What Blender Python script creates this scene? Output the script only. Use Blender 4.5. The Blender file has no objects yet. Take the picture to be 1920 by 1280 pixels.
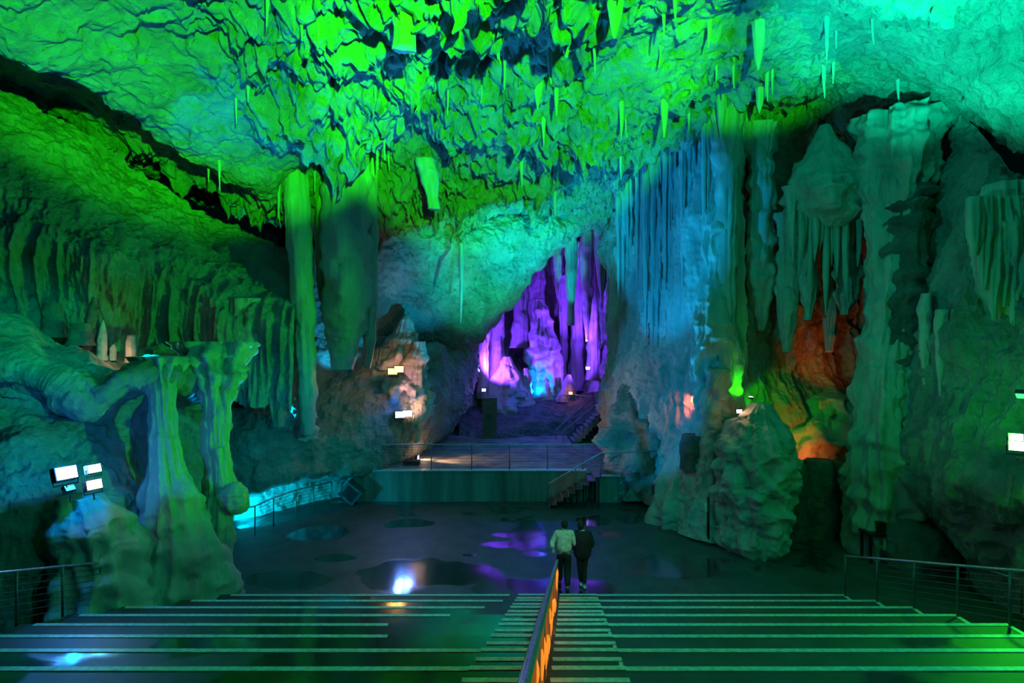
import bpy, bmesh, math, random
import numpy as np
from mathutils import Vector, Matrix, Euler

# ------------------------------------------------------------------ camera, world, exposure
S = bpy.context.scene
COL = S.collection
F, CZ = 1067.0, 6.3                       # focal length in pixels of the 1920 wide frame, eye height over the hall floor
cd = bpy.data.cameras.new('camera'); cam = bpy.data.objects.new('camera', cd); COL.objects.link(cam)
cam.location = (0, 0, CZ); cam.rotation_euler = (math.pi/2, 0, 0)
cd.sensor_width = 36; cd.lens = 36*F/1920; cd.clip_start = .05; cd.clip_end = 200
S.camera = cam
S.view_settings.view_transform = 'Standard'; S.view_settings.look = 'None'
S.view_settings.exposure = 0; S.view_settings.gamma = 1; S.view_settings.use_curve_mapping = False
w = bpy.data.worlds.new('world'); S.world = w; w.use_nodes = True
w.node_tree.nodes['Background'].inputs[0].default_value = (.0, .35, .4, 1)
w.node_tree.nodes['Background'].inputs[1].default_value = .006
S.cycles.max_bounces = 4; S.cycles.diffuse_bounces = 2; S.cycles.glossy_bounces = 2
S.cycles.sample_clamp_indirect = 4
S.cycles.use_denoising = True

def at(px, py, D):                        # world point seen at a pixel of the 1920x1280 frame, D metres ahead
    return Vector(((px-960)*D/F, D, CZ+(640-py)*D/F))

# ------------------------------------------------------------------ lights
GREEN = (.012, 1, .0); BLUE = (0, .22, 1); TEAL = (.0, .75, .55); CYAN = (0, .62, 1)
PURPLE = (.13, .03, 1); AMBER = (1, .42, .06); ORANGE = (1, .2, .02); WARM = (1, .55, .3); WHITE = (.8, .9, 1)
def light(col, W, loc, aim=None, cone=120, blend=.6, r=.12):
    l = bpy.data.lights.new('lamp_or_fill_light', 'SPOT' if aim is not None else 'POINT')
    l.energy = W; l.color = col; l.shadow_soft_size = r
    o = bpy.data.objects.new('lamp_or_fill_light', l); COL.objects.link(o); o.location = loc
    if aim is not None:
        l.spot_size = math.radians(cone); l.spot_blend = blend
        o.rotation_euler = (Vector(aim)-Vector(loc)).to_track_quat('-Z', 'Y').to_euler()
    return o
# big floods, and fills added with no fixture of their own
for az, el, cone, P in ((-29, 22, 36, 40000), (-6, 21.5, 36, 42000), (15, 27, 28, 28000)):      # green floods by the seating, raking the ceiling
    a = math.radians(az); light(GREEN, P, (2.0, -3, 7.8), (2.0+10*math.sin(a), -3+10*math.cos(a), 7.8+10*math.tan(math.radians(el))), cone, .3)
light(GREEN, 8800, (11.6, 11.6, 4.4), (-14, 16, 8.4), 37, .6)         # green pair on the right wall, reaching across to the alcove
light((0, .34, 1), 6500, (-8.2, 18.2, 2.2), (-3.8, 12.6, 13), 78, .6)  # blue floods behind the left pillar, lighting the undersides
light((0, .45, 1), 5000, (4.2, 20.5, 2.0), (3, 15.5, 13.5), 85, .6)
for el, P in ((2, 5500), (20, 13000)):                                                    # blue across to the curtain wall
    light((0, .36, 1), P, (-8.4, 11.6, 3.9), (-8.4+10*math.cos(math.radians(39)), 11.6+10*math.sin(math.radians(39)), 3.9+10*math.tan(math.radians(el))), 27, .35)
light((0, 1, .55), 20000, (5.5, 7.5, 5.5), (10.2, 13, 14.4), 46, .6)       # teal flood for the right of the ceiling
light(TEAL, 800, (8.0, 2.0, 8.5), (2, 9, 1), 100, .8)                 # added fill washing over the terrace
light((0, .8, .6), 600, (4, 2.0, 7.0), (-11, 14, 5), 60, .8)
light((0, .9, .5), 3600, (-4.5, 5.0, 10.2), (-13, 14.6, 6.0), 26, .8)
light((0, .36, 1), 1300, (-8.8, 10.9, 4.2), (-9.2, 12.2, 12), 66, .7)
light(TEAL, 2600, (-6, 7, 5.0), (12, 16, 9.6), 46, .8)
light((0, .5, .9), 4000, (0, 18.5, 2.5), at(800, 540, 26.5), 30, .8)
light((0, 1, .5), 9500, (3.0, 19, 2.0), (-.8, 28.5, 11), 42, .8)     # slope above the stage
light(CYAN, 9000, (2.0, 23, 2.0), (2.0, 28, 12.3), 50, .8)
light((0, .62, .55), 1300, (2, 4, 9.5), (0, 17.5, 0), 60, .8)  # added dim teal fill over the hall floor
light((.7, .9, .45), 700, (3.2, 3, 9.2), (1.5, 14.5, 1.2), 9, .6)            # narrow spot added to brighten the two people
# cyan light hidden behind the left pillar and behind the hanging columns
light(CYAN, 420, at(448, 985, 19.2), at(560, 940, 22.2), 110, .6)
light((0, .5, 1), 420, at(655, 690, 23.4), at(606, 600, 25.2), 90, .6)
light(CYAN, 45, at(538, 772, 20.9), at(574, 765, 20.95), 110, .6)
light(WARM, 7, at(226, 662, 16.1), None)                             # small lamps on the left ledge
light((0, .8, .7), 70, at(275, 650, 16.3), at(262, 690, 14.8), 140, .6)
light((0, .55, .6), 700, (-2, 12, 5), at(560, 820, 21), 40, .8)
# chamber
light(PURPLE, 3200, at(900, 700, 32.2)+Vector((.4, 0, .2)), at(1040, 600, 38), 130, .6)
light(PURPLE, 1500, at(1105, 690, 33), at(1010, 620, 38), 130, .6)
light(PURPLE, 2600, at(1095, 660, 33.2), at(1060, 490, 37), 90, .6)
light((0, .8, 1), 3200, (2.6, 24, 4.5), at(1070, 535, 31.5), 11, .5)
light(BLUE, 450, at(1000, 735, 33.5), at(1020, 660, 37), 120, .6)
light((.02, .05, 1), 420, (2.0, 31.5, 6.0), (1, 29.5, 1.2), 150, .8)
# niche, stage and stairs
light(WARM, 170, at(782, 815, 23.0), at(766, 700, 24.4), 60, .7)
light((1, .4, .34), 130, at(775, 760, 22.6), at(755, 650, 25), 48, .7)
light(WARM, 420, (-3.75, 24.2, 1.6), (1, 24.9, 1.1), 64, .5)
light((1, .2, .03), 300, at(1508, 885, 18.8), at(1550, 770, 21.0), 80, .7)
light((1, .16, .03), 60, at(1570, 720, 20.4), at(1545, 610, 22.5), 120, .7)
light(GREEN, 130, at(1420, 740, 18.9), at(1450, 765, 20.6), 70, .6)
light(GREEN, 90, at(1395, 740, 19.2), at(1360, 700, 19.8), 90, .6)
light((1, .12, .05), 18, (0.2, 21.2, .5), (2.6, 21.9, .7), 50, .6)

# ------------------------------------------------------------------ noise
def h3(ix, iy, iz, s):
    n = (ix.astype(np.int64)*374761393 + iy.astype(np.int64)*668265263 + iz.astype(np.int64)*2147483647 + s*1274126177) & 0xffffffff
    n = ((n ^ (n >> 13))*1274126177) & 0xffffffff
    n = ((n ^ (n >> 16))*2246822519) & 0xffffffff
    return ((n ^ (n >> 15)) & 0xffffff)/float(0xffffff)
def vn(p, s=0):                           # value noise, -1..1
    i = np.floor(p); f = p-i; f = f*f*f*(f*(f*6-15)+10)
    ix, iy, iz = i[..., 0], i[..., 1], i[..., 2]; fx, fy, fz = f[..., 0], f[..., 1], f[..., 2]
    r = 0
    for a in (0, 1):
        for b in (0, 1):
            for c in (0, 1):
                r = r + h3(ix+a, iy+b, iz+c, s)*(fx if a else 1-fx)*(fy if b else 1-fy)*(fz if c else 1-fz)
    return r*2-1
def fbm(p, o=4, s=0, g=.5):
    r = 0; a = 1; t = 0
    for k in range(o):
        r = r + a*vn(p*(2.03**k)+k*17.3, s+k); t += a; a *= g
    return r/t*1.5
def ridge(p, o=3, s=0):
    r = 0; a = 1; t = 0
    for k in range(o):
        r = r + a*(1-2*np.abs(vn(p*(2.1**k)+k*7.7, s+k))); t += a; a *= .5
    return r/t
def cones(x, y, cell, s, r=.75):          # drooping lumps: a field of cones of random height, 0..1
    X, Y = x/cell, y/cell; ix, iy = np.floor(X), np.floor(Y); best = np.zeros_like(x); z0 = np.zeros_like(ix)
    for a in (-1, 0, 1):
        for b in (-1, 0, 1):
            jx, jy = ix+a, iy+b
            cx = jx+h3(jx, jy, z0, s); cy = jy+h3(jx, jy, z0, s+1); hh = .25+.75*h3(jx, jy, z0, s+2)
            d = np.sqrt((X-cx)**2+(Y-cy)**2)
            best = np.maximum(best, hh*np.clip(1-d/(r*(.6+.6*hh)), 0, 1)**.8)
    return best

# ------------------------------------------------------------------ materials
def nt(name):
    m = bpy.data.materials.new(name); m.use_nodes = True; t = m.node_tree; b = t.nodes['Principled BSDF']
    return m, t, b
def N(t, kind, **kw):
    n = t.nodes.new(kind)
    for k, v in kw.items():
        if k in n.inputs: n.inputs[k].default_value = v
        else: setattr(n, k, v)
    return n
def ramp(t, fac, stops):
    r = t.nodes.new('ShaderNodeValToRGB'); e = r.color_ramp.elements
    while len(e) < len(stops): e.new(.5)
    for q, (p, c) in zip(e, stops): q.position = p; q.color = (*c, 1)
    t.links.new(fac, r.inputs[0]); return r.outputs[0]
def rock(name, lo, hi, rough=.65, scale=1.0, bump=.5, spec=.35, stretch=1.0):
    m, t, b = nt(name); L = t.links.new
    tc = t.nodes.new('ShaderNodeTexCoord'); mp = t.nodes.new('ShaderNodeMapping'); mp.inputs['Scale'].default_value = (1, 1, stretch)
    L(tc.outputs['Object'], mp.inputs[0])
    n1 = N(t, 'ShaderNodeTexNoise', Scale=.9*scale, Detail=8, Roughness=.65); L(mp.outputs[0], n1.inputs['Vector'])
    L(ramp(t, n1.outputs['Fac'], [(.3, lo), (.7, hi)]), b.inputs['Base Color'])
    n2 = N(t, 'ShaderNodeTexNoise', Scale=3.6*scale, Detail=9, Roughness=.72); L(mp.outputs[0], n2.inputs['Vector'])
    v = N(t, 'ShaderNodeTexVoronoi', Scale=4*scale); L(mp.outputs[0], v.inputs['Vector'])
    ad = N(t, 'ShaderNodeMath', operation='MULTIPLY_ADD'); L(v.outputs['Distance'], ad.inputs[0]); ad.inputs[1].default_value = .5; L(n2.outputs['Fac'], ad.inputs[2])
    bp = N(t, 'ShaderNodeBump', Strength=bump, Distance=.3); L(ad.outputs[0], bp.inputs['Height']); L(bp.outputs[0], b.inputs['Normal'])
    b.inputs['Roughness'].default_value = rough; b.inputs['Specular IOR Level'].default_value = spec
    return m
def plain(name, c, rough=.5, metal=0, emit=None, es=0, noise=.0):
    m, t, b = nt(name)
    b.inputs['Base Color'].default_value = (*c, 1); b.inputs['Roughness'].default_value = rough; b.inputs['Metallic'].default_value = metal
    tc = t.nodes.new('ShaderNodeTexCoord'); n = N(t, 'ShaderNodeTexNoise', Scale=14, Detail=4); t.links.new(tc.outputs['Object'], n.inputs['Vector'])
    k = .25+noise
    t.links.new(ramp(t, n.outputs['Fac'], [(.3, tuple(q*(1-k) for q in c)), (.7, tuple(min(1, q*(1+k)) for q in c))]), b.inputs['Base Color'])
    if emit: b.inputs['Emission Color'].default_value = (*emit, 1); b.inputs['Emission Strength'].default_value = es
    return m
def concrete(name, lo, hi, dry=.55, wetr=.13):
    m, t, b = nt(name); L = t.links.new
    tc = t.nodes.new('ShaderNodeTexCoord')
    n = N(t, 'ShaderNodeTexNoise', Scale=1.6, Detail=8, Roughness=.6); L(tc.outputs['Object'], n.inputs['Vector'])
    c = ramp(t, n.outputs['Fac'], [(.3, lo), (.7, hi)])
    a = N(t, 'ShaderNodeAttribute', attribute_name='wet')
    mx = N(t, 'ShaderNodeMix', data_type='RGBA'); mx.blend_type = 'MIX'
    L(a.outputs['Fac'], mx.inputs['Factor']); L(c, mx.inputs['A']); mx.inputs['B'].default_value = (lo[0]*.6, lo[1]*.6, lo[2]*.6, 1); L(a.outputs['Fac'], b.inputs['Coat Weight']); b.inputs['Coat Roughness'].default_value = .1; b.inputs['Coat IOR'].default_value = 1.6
    L(mx.outputs['Result'], b.inputs['Base Color'])
    mr = N(t, 'ShaderNodeMapRange'); L(a.outputs['Fac'], mr.inputs['Value']); mr.inputs['To Min'].default_value = dry; mr.inputs['To Max'].default_value = wetr
    L(mr.outputs['Result'], b.inputs['Roughness'])
    n2 = N(t, 'ShaderNodeTexNoise', Scale=9, Detail=6); L(tc.outputs['Object'], n2.inputs['Vector'])
    bp = N(t, 'ShaderNodeBump', Strength=.15, Distance=.02); L(n2.outputs['Fac'], bp.inputs['Height']); L(bp.outputs[0], b.inputs['Normal'])
    b.inputs['Specular IOR Level'].default_value = .5
    return m
M = dict(
    ceil=rock('ceiling_limestone', (.30, .28, .24), (.62, .58, .5), scale=1.0, bump=1.0),
    wall=rock('wall_limestone', (.26, .24, .21), (.56, .52, .46), scale=1.2, bump=.8),
    flow=rock('flowstone', (.34, .31, .27), (.62, .57, .5), scale=1.5, bump=.4, stretch=.25, rough=.5),
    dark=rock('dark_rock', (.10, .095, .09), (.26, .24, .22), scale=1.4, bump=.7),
    pale=rock('pale_calcite', (.5, .46, .42), (.75, .7, .64), scale=1.6, bump=.5, rough=.5),
    floor=concrete('wet_concrete_floor', (.05, .05, .05), (.095, .095, .095)),
    step=concrete('terrace_concrete', (.04, .04, .04), (.08, .08, .08)),
    stage=rock('stained_concrete', (.05, .05, .05), (.4, .39, .37), scale=1.1, bump=.1, stretch=.1),
    strip=plain('pale_step_paint', (.62, .62, .6), .45),
    steel=plain('brushed_steel', (.55, .55, .56), .3, .9),
    post=plain('dull_steel', (.16, .16, .17), .45, .7),
    black=plain('black_metal', (.012, .012, .012), .5),
    red=plain('red_lit_riser', (.4, .2, .17), .5),  # red light falling on the stair risers is mixed into this colour
    panel=plain('amber_mesh_panel', (.5, .12, .02), .4, .2, (1, .13, .01), .2),
    skin=plain('skin', (.55, .36, .28), .5), hair=plain('dark_hair', (.012, .010, .009), .6),
    cream=plain('cream_jacket_cloth', (.72, .68, .55), .8), navy=plain('black_coat_cloth', (.012, .012, .014), .8),
    trouser=plain('black_trouser_cloth', (.014, .014, .016), .8), whiteshoe=plain('white_shoe', (.7, .7, .68), .5), sole=plain('dark_shoe', (.015, .015, .015), .5),
    paper=plain('white_notice', (.8, .8, .8), .6),
)
def lens(name, c, s): return plain(name, c, .3, 0, c, s)
LENS = dict(blue=lens('blue_lens', (.45, .75, 1), 22), pink=lens('pink_lens', (1, .72, .62), 14), amber=lens('amber_lens', (1, .5, .08), 10),
            green=lens('green_lens', (.5, 1, .45), 16), violet=lens('violet_lens', (.6, .55, 1), 18), orange=lens('orange_lens', (1, .35, .06), 10),
            white=lens('white_lens', (1, .95, .85), 14), deep=lens('deep_blue_lens', (.35, .5, 1), 18), led=lens('amber_led', (1, .24, .02), 1.1), dim=lens('cyan_lens', (.2, .9, .7), .5))

# ------------------------------------------------------------------ object helpers
def props(o, label=None, cat=None, group=None, kind=None):
    if label: o['label'] = label
    if cat: o['category'] = cat
    if group: o['group'] = group
    if kind: o['kind'] = kind
    return o
def empty(name, loc, label, cat, group=None, rz=0):
    o = bpy.data.objects.new(name, None); COL.objects.link(o); o.location = loc; o.rotation_euler.z = rz; o.empty_display_size = .2
    return props(o, label, cat, group)
def mesh(name, V, Fq, mat, parent=None, smooth=True, world=True, origin=None):
    """V (n,3) array, Fq (m,4 or 3) array of indices, in world coordinates."""
    V = np.asarray(V, dtype=np.float32); Fq = np.asarray(Fq, dtype=np.int32)
    off = np.array(origin if origin is not None else (parent.location if parent is not None else (0, 0, 0)), dtype=np.float32)
    if parent is not None and parent.parent is not None and origin is None: off = np.array(parent.matrix_world.translation if False else (parent.location+parent.parent.location), dtype=np.float32)
    V = V-off
    me = bpy.data.meshes.new(name); n = Fq.shape[1]
    me.vertices.add(len(V)); me.vertices.foreach_set('co', V.ravel())
    me.loops.add(Fq.size); me.loops.foreach_set('vertex_index', Fq.ravel())
    me.polygons.add(len(Fq)); me.polygons.foreach_set('loop_start', np.arange(0, Fq.size, n, dtype=np.int32))
    me.polygons.foreach_set('loop_total', np.full(len(Fq), n, dtype=np.int32))
    me.polygons.foreach_set('use_smooth', np.full(len(Fq), smooth, dtype=bool))
    me.materials.append(mat); me.update(); me.validate()
    o = bpy.data.objects.new(name, me); COL.objects.link(o)
    if parent is not None: o.parent = parent
    elif origin is not None: o.location = origin
    return o
def gridfaces(nv, nu, closed=False):
    i = np.arange((nv-1)*(nu if closed else nu-1)); c = nu if closed else nu-1
    r, q = i//c, i % c; q2 = (q+1) % nu
    return np.stack([r*nu+q, r*nu+q2, (r+1)*nu+q2, (r+1)*nu+q], 1)
class MB:                                  # collects quads and tubes into one mesh, world coordinates
    def __init__(s): s.v = []; s.f = []; s.n = 0
    def add(s, V, Fq): s.v.append(np.asarray(V, float)); s.f.append(np.asarray(Fq)+s.n); s.n += len(V); return s
    def box(s, a, b, rot=None, piv=None):
        x0, y0, z0 = a; x1, y1, z1 = b
        V = np.array([(x0, y0, z0), (x1, y0, z0), (x1, y1, z0), (x0, y1, z0), (x0, y0, z1), (x1, y0, z1), (x1, y1, z1), (x0, y1, z1)], float)
        if rot is not None:
            R = np.array(rot.to_matrix()); p = np.array(piv, float); V = (V-p) @ R.T + p
        return s.add(V, [(0, 3, 2, 1), (4, 5, 6, 7), (0, 1, 5, 4), (1, 2, 6, 5), (2, 3, 7, 6), (3, 0, 4, 7)])
    def prism(s, base, up):                # base: 4 points, up: vector
        B = np.array([tuple(p) for p in base], float); U = np.array(tuple(up), float)
        return s.add(np.vstack([B, B+U]), [(3, 2, 1, 0), (4, 5, 6, 7), (0, 1, 5, 4), (1, 2, 6, 5), (2, 3, 7, 6), (3, 0, 4, 7)])
    def tube(s, pts, rad, seg=8):
        P = [Vector(p) for p in pts]; R = rad if hasattr(rad, '__len__') else [rad]*len(P)
        rings = []; prev = None
        for i, p in enumerate(P):
            d = (P[min(i+1, len(P)-1)]-P[max(i-1, 0)]).normalized()
            a = d.cross(Vector((0, 0, 1))) if abs(d.z) < .95 else d.cross(Vector((0, 1, 0)))
            a.normalize()
            if prev is not None and a.dot(prev) < 0: a = -a
            prev = a; b = d.cross(a)
            for k in range(seg):
                t = 2*math.pi*k/seg; rings.append(p+(a*math.cos(t)+b*math.sin(t))*R[i])
        V = [tuple(q) for q in rings]+[tuple(P[0]), tuple(P[-1])]; n = len(P)
        Fq = [tuple(r) for r in gridfaces(n, seg, True)]
        c0, c1 = n*seg, n*seg+1
        for k in range(0, seg, 2):
            Fq.append((c0, (k+2) % seg, k+1, k)); e = (n-1)*seg; Fq.append((c1, e+k, e+k+1, e+(k+2) % seg))
        return s.add(V, Fq)
    def build(s, name, mat, parent=None, smooth=False, origin=None):
        return mesh(name, np.vstack(s.v), np.vstack(s.f), mat, parent, smooth, origin=origin)
def setattr_wet(o, vals):
    a = o.data.attributes.new('wet', 'FLOAT', 'POINT'); a.data.foreach_set('value', np.asarray(vals, dtype=np.float32))

# ------------------------------------------------------------------ rock surfaces
def cr(P, t):                              # Catmull-Rom along axis 0
    n = len(P); x = t*(n-1); i = np.clip(np.floor(x).astype(int), 0, n-2); f = (x-i).reshape((-1,)+(1,)*(P.ndim-1))
    Q = np.concatenate([2*P[:1]-P[1:2], P, 2*P[-1:]-P[-2:-1]])
    a, b, c, d = Q[i], Q[i+1], Q[i+2], Q[i+3]
    return .5*(2*b+(c-a)*f+(2*a-5*b+4*c-d)*f*f+(3*b-a-3*c+d)*f**3)
def flutes(p, f, s):                       # vertical folds
    q = p*np.array([f, f, f*.07]); return ridge(q, 3, s)
def sheet(name, rows, nu, nv, lump=(.5, .45), rough=(.18, 1.6), flute=None, mat=None, seed=1, kind='structure', label=None, cat=None, drip=0, dripw=1.2, raw=False):
    """A rock face lofted through measured rows of points, then broken up by folds and lumps."""
    P = np.array([[tuple(p) if raw else tuple(at(*p)) for p in r] for r in rows])
    tv = np.linspace(0, 1, nv); tu = np.linspace(0, 1, nu)
    G = cr(P, tv); G = np.swapaxes(cr(np.swapaxes(G, 0, 1), tu), 0, 1)
    dv = np.gradient(G, axis=0); du = np.gradient(G, axis=1)
    n = np.cross(du, dv); n /= np.linalg.norm(n, axis=2, keepdims=True)+1e-9
    c = np.array([0, 0, CZ]); sg = np.sign(np.mean(np.sum(n*(c-G), axis=2))); n *= sg
    d = lump[0]*fbm(G*lump[1], 3, seed)+rough[0]*ridge(G*rough[1], 4, seed+9)+rough[0]*.6*fbm(G*rough[1]*2.7, 3, seed+5)
    if flute is not None:
        am, fr = flute[0], flute[1]; m = 1 if len(flute) < 3 else np.interp(tv, [a for a, _ in flute[2]], [b for _, b in flute[2]])[:, None]
        d = d*(1-.55*np.clip(m, 0, 1)) + m*am*flutes(G, fr, seed+21) + m*am*.5*flutes(G+5, fr*2.3, seed+23)
    G2 = G+n*d[..., None]
    if drip:                               # ragged lower edge: columns of the sheet hang to unequal lengths
        k = np.clip((tv-.55)/.45, 0, 1)[:, None]
        q = np.stack([G[-1, :, 0]*dripw*2, G[-1, :, 1]*dripw*2, np.zeros(nu)], 1)
        G2[..., 2] -= k*drip*(.5+.5*ridge(q, 2, seed+31))[None, :]
    o = mesh(name, G2.reshape(-1, 3), gridfaces(nv, nu), mat or M['wall'])
    return props(o, label, cat, None, kind)
def formation(name, pts, rad, label=None, cat='stalactite', group=None, seg=40, rings=60, flute=(.16, 3.0), bump=(.1, 2.2), mat=None, seed=1, extra=None, tiers=None, flat=1.0):
    """A stalactite, column or stalagmite: rings round a path, folded and knobbly. extra: more (pts, rad) tubes of the same mass."""
    VV = []; FF = []; n0 = 0
    for j, (ps, rs) in enumerate([(pts, rad)]+(extra or [])):
        P = np.array([tuple(p) for p in ps]); R = np.array(rs, float)
        k = rings if j == 0 else max(14, rings//2); sg = seg if j == 0 else max(14, seg//2)
        t = np.linspace(0, 1, k); C = cr(P, t) if len(P) > 2 else P[0]+(P[1]-P[0])*t[:, None]
        r = np.interp(t, np.linspace(0, 1, len(R)), R)
        a = np.linspace(0, 2*math.pi, sg, endpoint=False)
        d = np.stack([np.cos(a), np.sin(a)*flat, np.zeros(sg)], 1)
        base = C[:, None, :]+d[None]*r[:, None, None]
        ph = seed*3.1+j*1.7
        q = np.stack([np.broadcast_to(np.cos(a)*flute[1], (k, sg)), np.broadcast_to(np.sin(a)*flute[1], (k, sg)), base[..., 2]*.35], 2)+ph
        m = 1+flute[0]*ridge(q, 3, seed)*1.2+bump[0]*fbm(base*bump[1]+ph, 4, seed+3)*2
        if tiers: m = m*(1+tiers[0]*(np.abs(((base[..., 2]*tiers[1]+.6*vn(base*.8, seed)) % 1)-.5)*2-.5))
        V = C[:, None, :]+d[None]*(r[:, None]*m)[..., None]
        V[..., 2] += bump[0]*r.max()*.8*vn(base*bump[1]*1.3+9, seed+4)*(t*(1-t)*4)[:, None]
        V = V.reshape(-1, 3); V = np.vstack([V, C[0], C[-1]])
        Fq = [gridfaces(k, sg, True)]
        c0, c1 = k*sg, k*sg+1; e = (k-1)*sg; ii = np.arange(0, sg, 2)
        Fq.append(np.stack([np.full(len(ii), c0), (ii+2) % sg, ii+1, ii], 1)); Fq.append(np.stack([np.full(len(ii), c1), e+ii, e+ii+1, e+(ii+2) % sg], 1))
        VV.append(V); FF.append(np.vstack(Fq)+n0); n0 += len(V)
    o = mesh(name, np.vstack(VV), np.vstack(FF), mat or M['flow'], origin=tuple(pts[0]))
    return props(o, label, cat, group, 'thing')
#__PART2__
# ------------------------------------------------------------------ ceiling: a height field over the hall plan
lip = [(0, 168, 12), (75, 195, 13), (150, 225, 14), (225, 262, 15.2), (300, 300, 16.5), (365, 340, 17.8), (430, 375, 19), (500, 410, 20.5), (560, 440, 22)]
CP = [at(*p) for p in lip]
CP += [at(*p)+Vector((-1.3, .3, 1.5)) for p in lip]
CP += [Vector(p) for p in [(-15, -4, 12.5), (0, -4, 13), (16, -4, 12.5), (-14, 4, 12.4), (0, 4, 13.2), (15, 4, 12.6), (-13, 9, 12), (2, 36, 12.5), (8, 37, 12.8), (3, 41, 11.8), (-3, 35, 12), (-14, 26, 13), (-10, 30, 13.5), (14, 27, 15), (18, 12, 12), (18, 22, 15)]]
CP += [at(*p) for p in [(200, 0, 10.5), (960, 0, 11.2), (1450, 0, 11.3), (1900, 0, 11), (600, 0, 10.8), (-60, 60, 10.5),
    (960, 215, 17), (700, 215, 17), (500, 180, 15.5), (350, 130, 13.5), (1200, 200, 17), (1350, 120, 15.5), (1550, 100, 14.5), (1750, 100, 13.5), (1900, 100, 13), (200, 120, 12.2),
    (650, 425, 23.5), (750, 405, 23.5), (860, 420, 25.5), (950, 425, 27), (1050, 425, 29.5), (1130, 415, 31), (1200, 350, 27), (1270, 290, 23.5), (1340, 240, 21),
    (800, 330, 21), (1000, 320, 21.5), (600, 330, 20), (1150, 290, 20), (450, 290, 17.5),
    (1420, 215, 19.5), (1520, 195, 18.5), (1600, 170, 17.5), (1700, 190, 17.5), (1800, 240, 16), (1900, 330, 15), (2000, 380, 14)]]
CP += [at(-100, 130, 16)+Vector((0, 0, .8)), at(60, 190, 17.5)+Vector((0, 0, .8)), at(200, 250, 19)+Vector((0, 0, .8)), at(330, 330, 20.5)+Vector((0, 0, .6))]
CPa = np.array([tuple(p) for p in CP])
def rbf_fit(P, c=.4):
    n = len(P); d = np.sqrt(((P[:, None, :2]-P[None, :, :2])**2).sum(2)+c*c)
    A = np.zeros((n+3, n+3)); A[:n, :n] = -d+np.eye(n)*-.02*0; A[:n, n] = 1; A[:n, n+1:n+3] = P[:, :2]; A[n, :n] = 1; A[n+1:n+3, :n] = P[:, :2].T
    b = np.concatenate([P[:, 2], np.zeros(3)]); wgt = np.linalg.lstsq(A, b, rcond=None)[0]
    def f(x, y):
        z = wgt[n]+wgt[n+1]*x+wgt[n+2]*y
        for k in range(n): z = z-wgt[k]*np.sqrt((x-P[k, 0])**2+(y-P[k, 1])**2+c*c)
        return z
    return f
ceil_base = rbf_fit(CPa)
def ceil_z(x, y):
    z = ceil_base(x, y)
    p = np.stack([x, y, np.zeros_like(x)], -1)
    wx = x+.5*vn(p*.7, 3)+.12*vn(p*3, 8); wy = y+.5*vn(p*.7+40, 4)+.12*vn(p*3+9, 8)
    calm = np.clip(.7+1.3*fbm(p*.2, 3, 77), .08, 1)                # smoother slabs between the ragged fields
    calm = calm*np.interp(x, [5, 9], [1, .6])
    z = z-.9*fbm(p*.28, 3, 11)*.6
    calm = calm*np.interp(y, [13, 19, 26, 29], [1, 1.45, 1.45, .7])
    z = z-calm*(.9*cones(wx, wy, 1.5, 5)+.75*cones(wx*1.15, wy*.85, .55, 15)+.5*cones(wx*1.1, wy*.9, .28, 25)+.2*cones(wx, wy, .16, 35))
    z = z-.2*ridge(p*1.3, 5, 41)-.22*np.clip(calm+.3, 0, 1)*fbm(np.stack([x*5, y*4, 0*x], -1), 3, 61)+.85
    return z
def build_ceiling():
    xs = np.arange(-16.5, 17.5, .04); ys = np.concatenate([np.arange(-4, 7, .3), np.arange(7, 27, .04), np.arange(27, 42, .09)])
    X, Y = np.meshgrid(xs, ys); Z = ceil_z(X, Y)
    p = np.stack([X, Y, Z], -1)
    X2 = X+.16*fbm(p*2.2, 3, 51); Y2 = Y+.16*fbm(p*2.2+30, 3, 52)
    o = mesh('ceiling', np.stack([X2, Y2, Z], -1).reshape(-1, 3), gridfaces(*X.shape), M['ceil'])
    props(o, kind='structure')
build_ceiling()

# ------------------------------------------------------------------ rock walls
# left: alcove roof ending in a hanging curtain
sheet('wall_left_alcove', [
    [(-110, 110, 16.5), (50, 185, 18), (190, 262, 19.5), (320, 345, 21), (440, 430, 22.6), (580, 480, 24)],
    [(-110, 255, 16), (40, 285, 17), (150, 355, 18), (290, 440, 19.4), (400, 475, 20.5), (560, 505, 21.6)],
    [(-110, 380, 16.2), (20, 390, 16.8), (150, 420, 17.6), (300, 480, 18.8), (400, 520, 19.6), (560, 545, 20.4)],
    [(-110, 470, 16), (20, 475, 16.4), (180, 490, 17.3), (300, 545, 18.5), (420, 590, 19), (552, 600, 19.5)],
    [(-110, 560, 16.2), (30, 560, 16.6), (180, 580, 17.5), (300, 610, 18.6), (420, 650, 19.1), (552, 690, 19.5)],
    [(-110, 625, 16.4), (30, 612, 16.8), (180, 635, 17.7), (300, 655, 18.8), (420, 700, 19.2), (552, 755, 19.6)]],
    360, 340, (.45, .5), (.16, 1.5), (.32, 2.2, [(0, 0), (.3, .25), (.5, .6), (.66, 1), (1, 1)]), M['wall'], 2, drip=1.0)
sheet('wall_left_recess', [
    [(-150, 380, 20), (150, 420, 21), (330, 470, 22), (480, 500, 23.5), (600, 470, 26), (720, 440, 27)],
    [(-150, 560, 19.5), (150, 560, 20), (330, 590, 21.5), (480, 600, 23), (600, 600, 25.5), (720, 560, 26.5)],
    [(-150, 760, 19), (150, 760, 19.5), (330, 760, 20.5), (480, 760, 22), (600, 760, 24), (720, 700, 26)]], 160, 120, (.4, .6), (.15, 1.8), (.2, 2), M['wall'], 4)
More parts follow.
